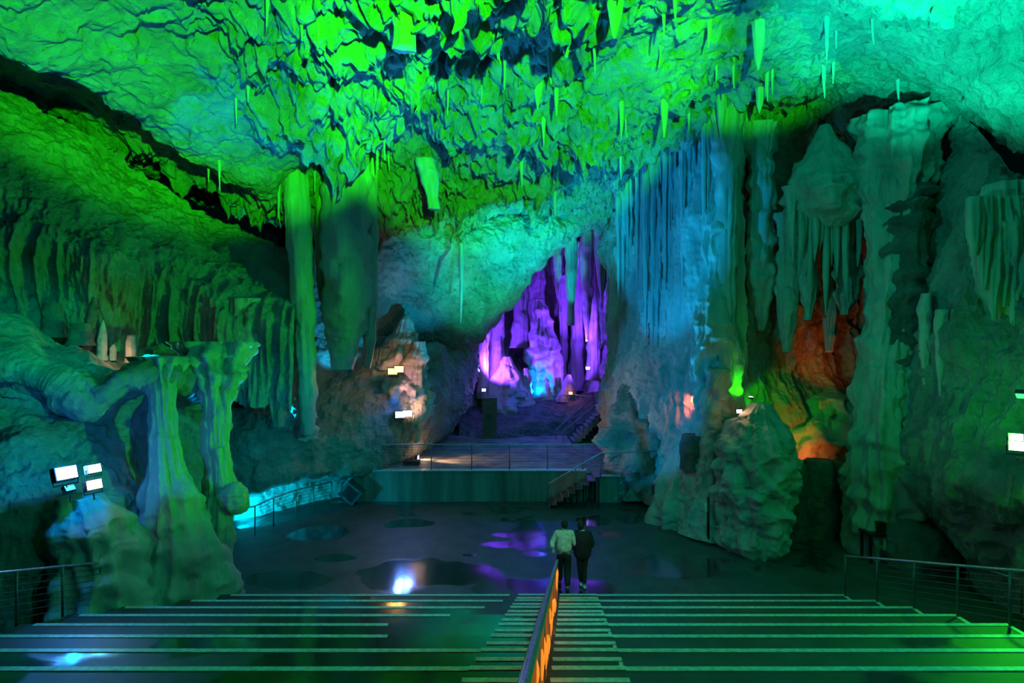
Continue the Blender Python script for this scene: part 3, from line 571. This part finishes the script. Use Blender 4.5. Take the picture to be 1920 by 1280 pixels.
def ztop(k): return RISE*(k+1)
def skew(y): return -.261+.0986*y          # line of the middle handrail
def stair_l(y): return skew(y)-.92
def stair_r(y): return skew(y)+.94
T = empty('seating_terrace', (0, 8, 0), 'broad concrete terrace of wide pale-edged seating steps going down to the hall floor', 'terrace')
def slab(name, parent, x0a, x1a, x0b, x1b, yn, yf, zt, zb, nx=None, mat='step'):
    nx = nx or max(4, int((x1a-x0a)/.07)); ny = max(3, int((yf-yn)/.07))
    tx = np.linspace(0, 1, nx); ty = np.linspace(0, 1, ny); TX, TY = np.meshgrid(tx, ty)
    X = (x0a+(x1a-x0a)*TX)*(1-TY)+(x0b+(x1b-x0b)*TX)*TY; Y = yn+(yf-yn)*TY
    Z = np.full(X.shape, zt); V = np.stack([X, Y, Z], -1); Fq = [gridfaces(ny, nx)]
    rim = np.concatenate([V[0], V[1:, -1], V[-1, -2::-1], V[-2:0:-1, 0]]); ri = np.concatenate([np.arange(nx), np.arange(1, ny)*nx+nx-1, (ny-1)*nx+np.arange(nx-2, -1, -1), np.arange(ny-2, 0, -1)*nx])
    low = rim.copy(); low[:, 2] = zb; base = nx*ny; m = len(rim); j = np.arange(m)
    Fq.append(np.stack([ri[j], base+j, base+(j+1) % m, ri[(j+1) % m]], 1))
    VV = np.vstack([V.reshape(-1, 3), low])
    o = mesh(name, VV, np.vstack(Fq), M[mat], parent, smooth=False)
    setattr_wet(o, np.concatenate([wetness(X, Y, Z).ravel(), np.zeros(m)]))
    return o
LX = [-6.9, -7.3, -8.1, -8.3, -8.35]+[-8.5]*9
left_end = {0: -.05, 1: -.2, 2: -.55, 3: -1.15, 4: -2.1, 5: -1.9}
for k in range(13):
    yf, yn, z = nose(k), nose(k+1), ztop(k); xr = 7.9+.135*k
    slab('step', T, LX[k], xr, LX[k], xr, yn-.3, yf, z, z-.32 if k else -.05)
    e = MB()
    e.box((LX[k]+.25, yf-.08, z+.002), (left_end.get(k, stair_l(yf)), yf+.004, z+.009)); e.build('edge_strip', M['strip'], T)
    e = MB(); e.box((stair_r(yf), yf-.08, z+.002), (xr-.02, yf+.004, z+.009)); e.build('edge_strip', M['strip'], T)
    e = MB(); e.box((xr-.09, yn, z+.002), (xr-.005, yf-.10, z+.009)); e.build('end_strip', M['strip'], T)
SC = empty('staircase', (skew(9), 9, 1.5), 'narrow central staircase with closely spaced pale-edged steps under the orange-panelled handrail', 'stairs')
for k in range(13):
    for half in (0, 1):
        yf = nose(k)-half*RUN/2+(.0 if half else .0); z = ztop(k)+(.15 if half else .012); yn = nose(k+1)
        a, b = (yn, yf)
        slab('stair_step', SC, stair_l(a), stair_r(a), stair_l(b), stair_r(b), a, b-.004, z, z-(.16 if half else .02))
        for s in (0, 1):
            x0 = stair_l(yf) if s == 0 else skew(yf)+.06; x1 = skew(yf)-.06 if s == 0 else stair_r(yf)
            e = MB(); e.box((x0, yf-.085, z+.002), (x1, yf-.002, z+.010)); e.build('stair_strip', M['strip'], SC)
        if half:
            e = MB(); e.prism([(stair_r(yn)-.05, yn, z+.002), (stair_r(yn), yn, z+.002), (stair_r(yf), yf-.11, z+.002), (stair_r(yf)-.05, yf-.11, z+.002)], (0, 0, .008)); e.build('stair_strip', M['strip'], SC)
# ------------------------------------------------------------------ railings
def railing(label, top, posts, cables=7, rad=.024, name='cable_railing', h=.95, cat='railing', hook=True):
    R = empty(name, posts[0], label, cat)
    P = [Vector(p) for p in top]
    if hook: P = [P[0]+Vector((0, .02, -.07))]+P
    MB().tube(P, rad, 10).build('top_rail', M['steel'], R, True)
    for p in posts:
        b = Vector(p); MB().tube([b-Vector((0, 0, .02)), b+Vector((0, 0, h))], .021, 8).build('post', M['post'], R, True)
    for c in range(cables):
        f = (c+1)/(cables+1)
        MB().tube([Vector(p)+Vector((0, 0, h*f)) for p in posts], .0055, 6).build('cable', M['post'], R, True)
    return R
rp = [(7.86+.135*k, nose(k)-.08, ztop(k)) for k in range(0, 12)]
railing('steel cable railing down the right edge of the terrace', [(p[0], p[1], p[2]+.95) for p in rp], rp)
lp = [(-8.3-.02*k, nose(k)-.05, ztop(k)) for k in range(2, 12)]
railing('steel cable railing down the left edge of the terrace', [(p[0], p[1], p[2]+.92) for p in lp], lp, h=.92)
fp = [at(478, 1003, 18.5), at(513, 985, 19.5), at(555, 968, 20.5), at(588, 958, 21.1), at(622, 950, 21.7)]
fp = [Vector((p.x, p.y, .0)) for p in fp]
railing('cable railing in front of the cyan-lit rock opening', [fp[0]+Vector((-.3, -.2, .93))]+[p+Vector((0, 0, .95)) for p in fp], fp, hook=False)
rb = [(11.9, 14.5, 1.3), (12.6, 12.5, 1.6), (13.2, 10.5, 2.0)]
railing('short far handrail near the right wall behind the terrace railing', [at(1812, 1056, 14.4), at(1925, 1090, 12.6)], [at(1816, 1110, 14.4), at(1915, 1150, 12.7)], cables=4)
# middle handrail with glowing panel
HR = empty('handrail', (skew(9), 9, ztop(4)), 'central steel handrail with a glowing orange panel, running down the staircase to the two people', 'handrail')
def hz(y): return .3+(Y0-y)*RISE/RUN+.80
ys = np.linspace(13.45, 1.6, 14)
MB().tube([(skew(13.5), 13.5, hz(13.5)-.1)]+[(skew(y), y, hz(y)) for y in ys], .04, 12).build('top_rail', M['steel'], HR, True)
for y in np.linspace(13.4, 2.4, 10):
    MB().tube([(skew(y), y, hz(y)-.03), (skew(y), y, hz(y)-.84)], .02, 8).build('post', M['post'], HR, True)
pb = MB(); n = 120; yy = np.linspace(13.4, 1.7, n); V = []
for s in (-.012, .012):
    for y in yy:
        wv = .006*math.sin(y*9)
        V += [(skew(y)+s+wv, y, hz(y)-.80), (skew(y)+s+wv, y, hz(y)-.10)]
Fq = [(2*i, 2*i+1, 2*i+3, 2*i+2) for i in range(n-1)]+[(2*n+2*i, 2*n+2*i+2, 2*n+2*i+3, 2*n+2*i+1) for i in range(n-1)]+[(2*i+1, 2*n+2*i+1, 2*n+2*i+3, 2*i+3) for i in range(n-1)]
panel = pb.add(V, Fq).build('panel', M['panel'], HR, True)
lr = random.Random(3); lb = []
for j, y in enumerate(np.linspace(13.2, 2.6, 24)):
    z = hz(y)-.18-.5*lr.random(); L_ = .10+.05*lr.random()
    for sx in (.016,):
        MB().tube([(skew(y)+sx, y, z+L_), (skew(y)+sx, y+.0, z+L_*.5), (skew(y)+sx, y, z), (skew(y)+sx, y, z-L_)], [.006, .02, .022, .006], 8).build('led', LENS['led'], HR, True)
for y in (12.4, 10.4, 8.4, 6.4, 4.4): light(ORANGE, 1.5, (skew(y)+.25, y, hz(y)-.2), (skew(y), y, hz(y)-.45), 140, .8, .08)  # orange lights added beside the panel to brighten it, no fixtures
# ------------------------------------------------------------------ stage
ST = empty('stage', (0, 24, 0), 'raised concrete stage with a water-stained front at the back of the hall floor', 'stage')
b = MB(); b.box((-6.2, 22.45, -.05), (2.95, 34, 1.2)); b.build('platform', M['stage'], ST)
b = MB(); b.box((3.3, 22.3, -.05), (6.6, 34, 1.02)); b.box((2.95, 22.9, -.05), (3.3, 34, 1.02)); b.build('side_platform', M['stage'], ST)
b = MB(); b.box((-6.2, 22.38, 1.2), (2.95, 22.75, 1.225)); b.build('edge_band', M['strip'], ST)
b = MB(); b.box((3.32, 22.24, 1.02), (6.4, 22.5, 1.04)); b.build('edge_band', M['strip'], ST)
sp = [Vector((x, 22.55, 1.22)) for x in (-5.2, -3.2, -1.6, -.1, 1.4, 2.8)]
railing('long cable railing along the front edge of the stage', [Vector((-6.0, 22.55, 2.2))]+[p+Vector((0, 0, 1.0)) for p in sp]+[Vector((3.3, 22.55, 2.22))], sp, 8, h=1.0, hook=False)
SS = empty('stage_stairs', (2.4, 21.8, 0), 'short open stage stairs with red-lit risers on black posts', 'stairs')
for i in range(8):
    x = 1.42+i*.245; z = .15*(i+1)
    MB().box((x, 21.45, z-.035), (x+.27, 22.35, z)).build('tread', M['post'], SS)
    MB().box((x-.01, 21.45, z-.15), (x+.012, 22.35, z-.03)).build('riser', M['red'], SS)
    if i > 1:
        for y in (21.5, 22.25): MB().box((x+.12, y, -.02), (x+.17, y+.05, z-.03)).build('leg', M['black'], SS)
t0, t1 = Vector((1.4, 21.45, .95)), Vector((3.35, 21.45, 2.1))
railing('sloping handrail of the stage stairs, level past their top step', [t0, t1, Vector((5.6, 21.9, 2.1))], [Vector((1.45, 21.45, .1)), Vector((2.4, 21.45, .62)), Vector((3.33, 21.45, 1.15)), Vector((4.5, 22.3, 1.05))], 5, h=.9)
eb = empty('electrical_box', (4.55, 22.28, .55), 'small square meter box on the side face of the stage', 'electrical box')
MB().box((4.43, 22.2, .45), (4.65, 22.31, .67)).build('case', M['stage'], eb); MB().box((4.47, 22.19, .5), (4.60, 22.205, .62)).build('display', M['black'], eb)
for i, (px, py) in enumerate([(1164, 905), (1163, 925), (1169, 923), (1155, 935)]):
    p = at(px, py, 22.26); d = MB().tube([p, p+Vector((0, .05, 0))], .045, 12).build('junction_disc', M['strip'], None, True, origin=tuple(p))
    props(d, ['pale round disc highest on the wall left of the meter box', 'pale round disc left of the pair below the meter box', 'pale round disc right of the pair below the meter box', 'lowest pale round disc on the stage side wall'][i], 'wall fitting')
sb = empty('stage_monitor', (at(660, 925, 22).x, 22, 0), 'tilted boxy speaker in the dark gap left of the stage', 'speaker')
p = at(660, 922, 22.2); rot = Euler((0, math.radians(40), 0))
MB().box((p.x-.36, 21.9, p.z-.32), (p.x+.36, 22.5, p.z+.32), rot, p).build('cabinet', M['post'], sb); MB().box((p.x-.26, 21.885, p.z-.22), (p.x+.26, 21.9, p.z+.22), rot, p).build('grille', M['black'], sb)
# far stairs and platform
FS = empty('rock_stairs', (at(1095, 810, 30).x, 30, 1.2), 'steep stone stairs climbing right behind the stage', 'stairs')
for i in range(11):
    a = at(1066+i*6.2, 832-i*6.6, 29.4+i*.12)
    MB().box((a.x, a.y-.1, a.z-.25), (a.x+.36, a.y+1.3, a.z)).build('step', M['stage'], FS)
for j, (a, b, lab) in enumerate([((1042, 806, 29.6), (1112, 743, 32), 'upper sloping handrail of the stone stairs behind the stage'), ((1056, 808, 28.8), (1131, 748, 30.4), 'lower sloping handrail of the stone stairs behind the stage')]):
    A, B = at(*a), at(*b); railing(lab, [A, B], [A-Vector((0, 0, .95)), A.lerp(B, .5)-Vector((0, 0, .95)), B-Vector((0, 0, .95))], 2, .02)
A = [at(938, 775, 32.2), at(955, 749, 33), at(1000, 746, 33.2), at(1040, 740, 33.4), at(1080, 740, 33.2), at(1112, 744, 32.4)]
railing('thin railing of the lookout at the foot of the violet chamber', A, [p-Vector((0, 0, 1.0)) for p in A], 3, .02, hook=False)
LS = empty('lookout_stairs', (at(950, 820, 30).x, 30, 1.2), 'dark blue stairs up to the lookout left of the bank', 'stairs')
for i in range(9):
    a = at(950+i*1.5, 835-i*7.0, 29.8+i*.3); MB().box((a.x-.55, a.y, a.z-.3), (a.x+.55, a.y+.5, a.z)).build('step', M['stage'], LS)
dm = MB().box((at(905, 800, 30.3).x, 30.0, 1.2), (at(932, 800, 30.3).x, 30.5, at(915, 745, 30.3).z)).build('tall_crate', M['dark'], None, False, origin=tuple(Vector((at(918, 800, 30.3).x, 30.2, 1.2))))
props(dm, 'tall narrow dark blue slab-like block beside the lookout stairs', 'block')
# ------------------------------------------------------------------ floodlights
def floodlight(px, py, D, aim, kind, label, size=.16, col=None, W=0, cone=120, group=None, halo=0, drop=.3):
    p = at(px, py, D); e = empty('floodlight', p-Vector((0, 0, drop)), label, 'floodlight', group)
    d = (Vector(aim)-p).normalized(); q = d.to_track_quat('-Z', 'Y'); R = q.to_matrix()
    def loc(x, y, z): return p+R@Vector((x, y, z))
    s = size
    def lp(a, b):                           # box in lamp space, light leaves along -z
        m = MB(); V = [loc(x, y, z) for z in (a[2], b[2]) for y in (a[1], b[1]) for x in (a[0], b[0])]
        return m.add([tuple(v) for v in V], [(0, 2, 3, 1), (4, 5, 7, 6), (0, 1, 5, 4), (2, 6, 7, 3), (0, 4, 6, 2), (1, 3, 7, 5)])
    lp((-s, -s*.7, .0), (s, s*.7, s*.9)).build('housing', M['black'], e)
    lp((-s*.88, -s*.58, -.012), (s*.88, s*.58, .001)).build('lens', LENS[kind], e)
    m = MB(); m.tube([loc(-s*1.08, 0, s*.4), loc(-s*1.08, -s*1.1, s*.5), loc(s*1.08, -s*1.1, s*.5), loc(s*1.08, 0, s*.4)], s*.07, 6); m.tube([loc(0, -s*1.1, s*.5), p-Vector((0, 0, drop))], s*.09, 6); m.build('bracket', M['black'], e, True)
    if W: light(col, W, p+d*.06, p+d*5, cone, .6, s*.5)
    if halo: light(col, halo, p+d*.25+Vector((0, 0, s*1.6)), None, r=.05)  # extra point light added by the lens, standing in for its glow
    return e
toC = Vector((0, 0, 6.3))
floodlight(125, 886, 11.35, (2, 6, 8), 'blue', 'bright blue-white floodlight at the left of the trio on the left wall', .2, BLUE, 90, 150, halo=120)
floodlight(177, 878, 11.5, (3, 6, 8), 'blue', 'smaller blue-white floodlight at the upper right of the left wall trio', .13, CYAN, 50, 150, halo=16)
floodlight(177, 908, 11.4, (3, 6, 7), 'pink', 'pinkish white floodlight lowest of the left wall trio', .15, (1, .45, .35), 15, 120, halo=4)
floodlight(131, 914, 11.4, (3, 8, 12), 'dim', 'small dim green-glinting floodlight below the blue-white one on the left', .1)
floodlight(736, 696, 22.9, (0, 6, 4), 'amber', 'left amber floodlight of the pair on the orange-lit outcrop', .2, AMBER, 25, 150, halo=14)
floodlight(748, 692, 22.9, (1, 6, 4), 'amber', 'right amber floodlight of the pair on the orange-lit outcrop', .2, AMBER, 25, 150, halo=14)
floodlight(750, 777, 22.6, (0, 6, 4), 'deep', 'left blue floodlight of the pair under the orange-lit outcrop', .2, (.05, .2, 1), 70, 150, halo=14)
floodlight(764, 775, 22.6, (1, 6, 4), 'deep', 'right blue floodlight of the pair under the orange-lit outcrop', .2, (.05, .2, 1), 70, 150, halo=14)
floodlight(895, 695, 32.4, (2, 20, 6), 'violet', 'upper violet-white lamp at the left of the chamber mouth', .13, halo=12, col=(.2, .2, 1))
floodlight(907, 731, 32.0, (2, 20, 5), 'violet', 'lower violet-white lamp at the left of the chamber mouth', .12, halo=12, col=(.25, .08, 1))
floodlight(1102, 690, 33.2, (0, 20, 5), 'violet', 'violet-white lamp at the right of the chamber', .12, halo=12, col=(.25, .1, 1))
floodlight(1070, 737, 33.0, (0, 20, 5), 'orange', 'small orange lamp above the chamber railing', .11, halo=10, col=ORANGE)
floodlight(958, 749, 32.7, (0, 20, 5), 'violet', 'tiny violet lamp at the left corner of the lookout railing', .05)
floodlight(1905, 820, 12.1, (2, 0, 6), 'green', 'upper bright green floodlight at the right edge of the photo', .13, GREEN, 260, 150, halo=45)
floodlight(1908, 836, 12.0, (2, 0, 6), 'green', 'lower bright green floodlight at the right edge of the photo', .16, GREEN, 260, 150, halo=45)
floodlight(1917, 742, 12.2, (4, 8, -3), 'dim', 'dark box lamp with a pale blue lower lens at the right edge', .12, drop=-.1)
floodlight(1408, 744, 18.0, (8, 18, 12), 'white', 'small pale lamp on top of the bulbous rock mass', .07)
floodlight(1386, 771, 18.2, (7.3, 10, 5), 'white', 'small warm lamp in the hollow left of the bulbous rock mass', .09, halo=5, col=WARM)
floodlight(1243, 692, 24.0, (6, 10, 6), 'white', 'tiny white lamp in the far cavity of the curtain wall', .05, halo=8, col=(.1, 1, .7))
floodlight(1237, 713, 23.9, (5, 12, 4), 'orange', 'tiny orange-red lamp below the white one in the far cavity', .06, halo=10, col=(1, .15, .08))
light((1, .16, .07), 90, at(1296, 748, 19.7), at(1288, 772, 21.3), 75, .6)
floodlight(784, 858, 24.6, (3, 24.6, 1.0), 'white', 'warm stage lamp lying at the left end of the stage', .14, WARM, 200, 75, halo=8, drop=.12)
bx = MB(); p = at(778, 867, 23.6); bx.box((p.x-.45, 23.4, 1.2), (p.x+.2, 23.8, 1.38)); o = bx.build('low_box', M['black'], None, False, origin=(p.x, 23.6, 1.2)); props(o, 'low black box on the stage in front of the warm lamp', 'box')
# sign post and stand on the right
sg = empty('sign_post', (at(1327, 1010, 17.8).x, 17.75, 0), 'slim black post with a small pale notice at the foot of the right rock', 'post')
x = sg.location.x; MB().tube([(x, 17.75, 0), (x, 17.75, 1.45)], .045, 10).build('post', M['black'], sg, True); MB().tube([(x, 17.75, 0), (x, 17.75, .03)], .16, 16).build('base', M['black'], sg, True); MB().box((x-.13, 17.68, 1.02), (x-.06, 17.70, 1.3)).build('notice', M['paper'], sg)
tb = empty('music_stand', (at(1645, 1050, 16.3).x, 16.3, 0), 'small dark table-like stand behind the right railing', 'stand')
x = tb.location.x; MB().box((x-.35, 16.1, .78), (x+.3, 16.6, .86)).build('top', M['black'], tb)
for dx, dy in ((-.3, .1), (.25, .1), (-.3, .5), (.25, .5)): MB().box((x+dx-.03, 16.0+dy, -.02), (x+dx+.03, 16.06+dy, .79)).build('leg', M['black'], tb)
MB().box((x-.05, 16.2, .86), (x+.2, 16.4, 1.15)).build('case', M['black'], tb)
# ------------------------------------------------------------------ two people, seen from behind
def skin_mesh(name, chains, mat, parent, loc, sub=2, root=0):
    """chains: list of (points, radii, link) ; link = index of an earlier vertex to start from, or None for a loose chain."""
    V = []; E = []; R = []; roots = []
    for pts, rad, link in chains:
        prev = link
        for p, r in zip(pts, rad):
            V.append(p); R.append(r if hasattr(r, '__len__') else (r, r)); i = len(V)-1
            if prev is not None: E.append((prev, i))
            else: roots.append(i)
            prev = i
    me = bpy.data.meshes.new(name); me.from_pydata([tuple(v) for v in V], E, []); me.materials.append(mat)
    o = bpy.data.objects.new(name, me); COL.objects.link(o); o.parent = parent
    m = o.modifiers.new('skin', 'SKIN'); m.use_smooth_shade = True
    if not me.skin_vertices: me.skin_vertices.new()
    for i, d in enumerate(me.skin_vertices[0].data):
        d.radius = R[i]; d.use_root = i in roots
    s = o.modifiers.new('sub', 'SUBSURF'); s.levels = sub; s.render_levels = sub
    return o
def ellipsoid(name, c, r, mat, parent, cut=None, nu=24, nv=16):
    th = np.linspace(0, math.pi, nv); ph = np.linspace(0, 2*math.pi, nu, endpoint=False)
    T_, P_ = np.meshgrid(th, ph, indexing='ij')
    V = np.stack([np.sin(T_)*np.cos(P_)*r[0], np.sin(T_)*np.sin(P_)*r[1], np.cos(T_)*r[2]], -1)
    if cut: V = cut(V)
    V = V.reshape(-1, 3)+np.array(c)
    o = mesh(name, V, gridfaces(nv, nu, True), mat, None); o.parent = parent; return o
def person(loc, h, label, joints, jm, hairlen, coat, mats):
    root = empty('person', loc, label, 'person')
    J = {k: Vector(v)*h/1.72 for k, v in joints.items()}; k = h/1.72
    hd = J['head']
    # vertex order: 0 pelvis 1 waist 2 chest 3 shoulders 4 neck 5 skull base 6 skull 7 crown
    ch = [([J['pelvis'], J['waist'], J['chest'], J['upper'], J['neck'], hd-Vector((0, .01, .07))*k, hd, hd+Vector((0, -.01, .08))*k], [(.15, .11), (.13, .1), (.155, .11), (.11, .085), (.055, .058), (.068, .08), (.074, .095), (.055, .07)], None)]
    ch = [(p, [(a*k, b*k) for a, b in r], l) for p, r, l in ch]; n = 8
    hands = []
    for s in 'LR':
        ch.append(([J['sh'+s], J['el'+s], J['wr'+s]], [.05*k, .04*k, .027*k], 3)); n += 3
        wr, el = J['wr'+s], J['el'+s]; d = (wr-el).normalized(); palm = wr+d*.055*k
        ch.append(([palm, palm+d*.035*k], [(.036*k, .02*k), (.036*k, .018*k)], n-1)); n += 2
        side = d.cross(Vector((0, 0, 1))); side = side.normalized() if side.length > .1 else Vector((0, 1, 0)); sd = side if s == 'L' else -side
        dn = (sd.cross(d)).normalized()*(1 if s == 'L' else -1)
        for f, (o_, L_) in enumerate([(-.027, .062), (-.009, .074), (.009, .07), (.027, .055)]):
            b = palm+d*.04*k+sd*o_*k; c1 = b+d*L_*.5*k+dn*-.006*k; c2 = c1+(d*.6-dn*.6)*L_*.5*k
            hands.append(([b-d*.02*k, b, c1, c2], [.0095*k, .0095*k, .0088*k, .007*k], None))
        tb = palm-d*.02*k-sd*.03*k; hands.append(([tb+sd*.01*k, tb-sd*.02*k+d*.02*k, tb-sd*.03*k+d*.05*k], [.011*k, .0105*k, .008*k], None))
    for s in 'LR':
        ch.append(([J['hip'+s], J['kn'+s], J['an'+s]], [.085*k, .055*k, .037*k], 0)); n += 3
        ft = J['an'+s]+Vector((0, .06, -.045))*k; ch.append(([ft, ft+Vector((0, .1, -.015))*k], [(.04*k, .035*k), (.035*k, .022*k)], n-1)); n += 2
    ch.append(([hd+Vector((0, .085, -.01))*k, hd+Vector((0, .115, -.03))*k], [.014*k, .012*k], 6)); n += 2          # nose
    for s in (-1, 1): ch.append(([hd+Vector((s*.078, -.005, -.01))*k, hd+Vector((s*.09, -.015, .01))*k], [(.012*k, .022*k), (.008*k, .016*k)], 6)); n += 2
    skin_mesh('body', ch+hands, mats['skin'], root, loc)
    for s in (-1, 1): ellipsoid('eye', hd+Vector((s*.032, .088, .01))*k, (.012*k, .008*k, .009*k), M['whiteshoe'], root, None, 10, 8)
    ellipsoid('mouth', hd+Vector((0, .093, -.062))*k, (.024*k, .008*k, .007*k), M['red'], root, None, 10, 8)
    def hc(V):
        f = V[..., 1] > .02; V = V.copy(); V[..., 2] = np.where(f, np.maximum(V[..., 2], .035*k), V[..., 2]); V *= (1+.03*vn(V*60, 5))[..., None]; return V
    ellipsoid('hair', hd+Vector((0, -.012, .012))*k, (.088*k, .112*k, (.118+hairlen)*k), M['hair'], root, hc)
    # clothing
    g = 1.0
    cr_ = coat
    ch = [([J['pelvis']+Vector((0, 0, cr_['hem'])), J['waist'], J['chest'], J['upper'], J['neck']-Vector((0, 0, .035))*k], [(x*k, y*k) for x, y in cr_['rad']], None)]
    for s in 'LR': ch.append(([J['sh'+s], J['el'+s], J['el'+s].lerp(J['wr'+s], .92)], [cr_['arm']*k, cr_['arm']*.86*k, cr_['arm']*.7*k], 3))
    ja = skin_mesh(cr_['name'], ch, mats['coat'], root, loc)
    if cr_.get('collar'): ellipsoid('collar', J['neck']-Vector((0, .005, .03))*k, (.075*k, .08*k, .035*k), mats['coat'], ja, None, 20, 10)
    ch = [([J['pelvis']+Vector((0, 0, .06)), J['pelvis']], [(.165*k, .125*k), (.17*k, .13*k)], None)]
    for s in 'LR': ch.append(([J['hip'+s], J['kn'+s], J['an'+s]+Vector((0, 0, .02))], [(.1*jm)*k, (.075*jm)*k, (.06*jm)*k], 1))
    skin_mesh('trousers', ch, mats['trouser'], root, loc)
    for s in 'LR':
        a = J['an'+s]
        def sh(V): V = V.copy(); V[..., 2] = np.maximum(V[..., 2], -.035*k); return V
        ellipsoid('shoe', a+Vector((0, .05, -.05))*k, (.052*k, .14*k, .05*k), mats['shoe'], root, sh, 20, 12)
    return root
P1 = Vector((1.33, 14.5, 0)); P2 = Vector((1.80, 14.55, 0))
j1 = dict(pelvis=(0, 0, .93), waist=(0, 0, 1.08), chest=(0, .02, 1.27), upper=(0, .0, 1.42), neck=(.0, .01, 1.50), head=(.01, .05, 1.605),
          shL=(-.19, .0, 1.41), elL=(-.31, -.03, 1.17), wrL=(-.30, -.22, 1.10), shR=(.19, .0, 1.41), elR=(.27, -.04, 1.16), wrR=(.24, .12, 1.02),
          hipL=(-.09, 0, .90), knL=(-.11, .16, .50), anL=(-.10, .22, .09), hipR=(.09, 0, .90), knR=(.08, .04, .48), anR=(.07, -.15, .09))
person(P1, 1.74, 'person in a cream jacket and black trousers walking off beside the orange handrail', j1, 1.3, 0,
       dict(name='jacket', hem=-.02, rad=[(.2, .16), (.22, .17), (.215, .165), (.14, .12), (.075, .07)], arm=.08, collar=True), dict(skin=M['skin'], coat=M['cream'], trouser=M['trouser'], shoe=M['sole']))
j2 = dict(pelvis=(0, 0, .93), waist=(0, 0, 1.07), chest=(0, .0, 1.26), upper=(0, .0, 1.41), neck=(-.02, .02, 1.49), head=(-.04, .05, 1.60),
          shL=(-.17, .0, 1.40), elL=(-.24, -.06, 1.16), wrL=(-.20, .10, 1.04), shR=(.17, .0, 1.40), elR=(.25, -.05, 1.14), wrR=(.18, .14, 1.02),
          hipL=(-.08, 0, .90), knL=(-.06, .06, .49), anL=(-.02, .12, .09), hipR=(.08, 0, .90), knR=(.05, .02, .48), anR=(.05, -.03, .09))
person(P2, 1.70, 'person in a long black padded coat and white shoes beside the one in cream', j2, 1.0, .015,
       dict(name='coat', hem=-.24, rad=[(.235, .19), (.27, .21), (.265, .2), (.16, .13), (.08, .075)], arm=.095, collar=True), dict(skin=M['skin'], coat=M['navy'], trouser=M['trouser'], shoe=M['whiteshoe']))
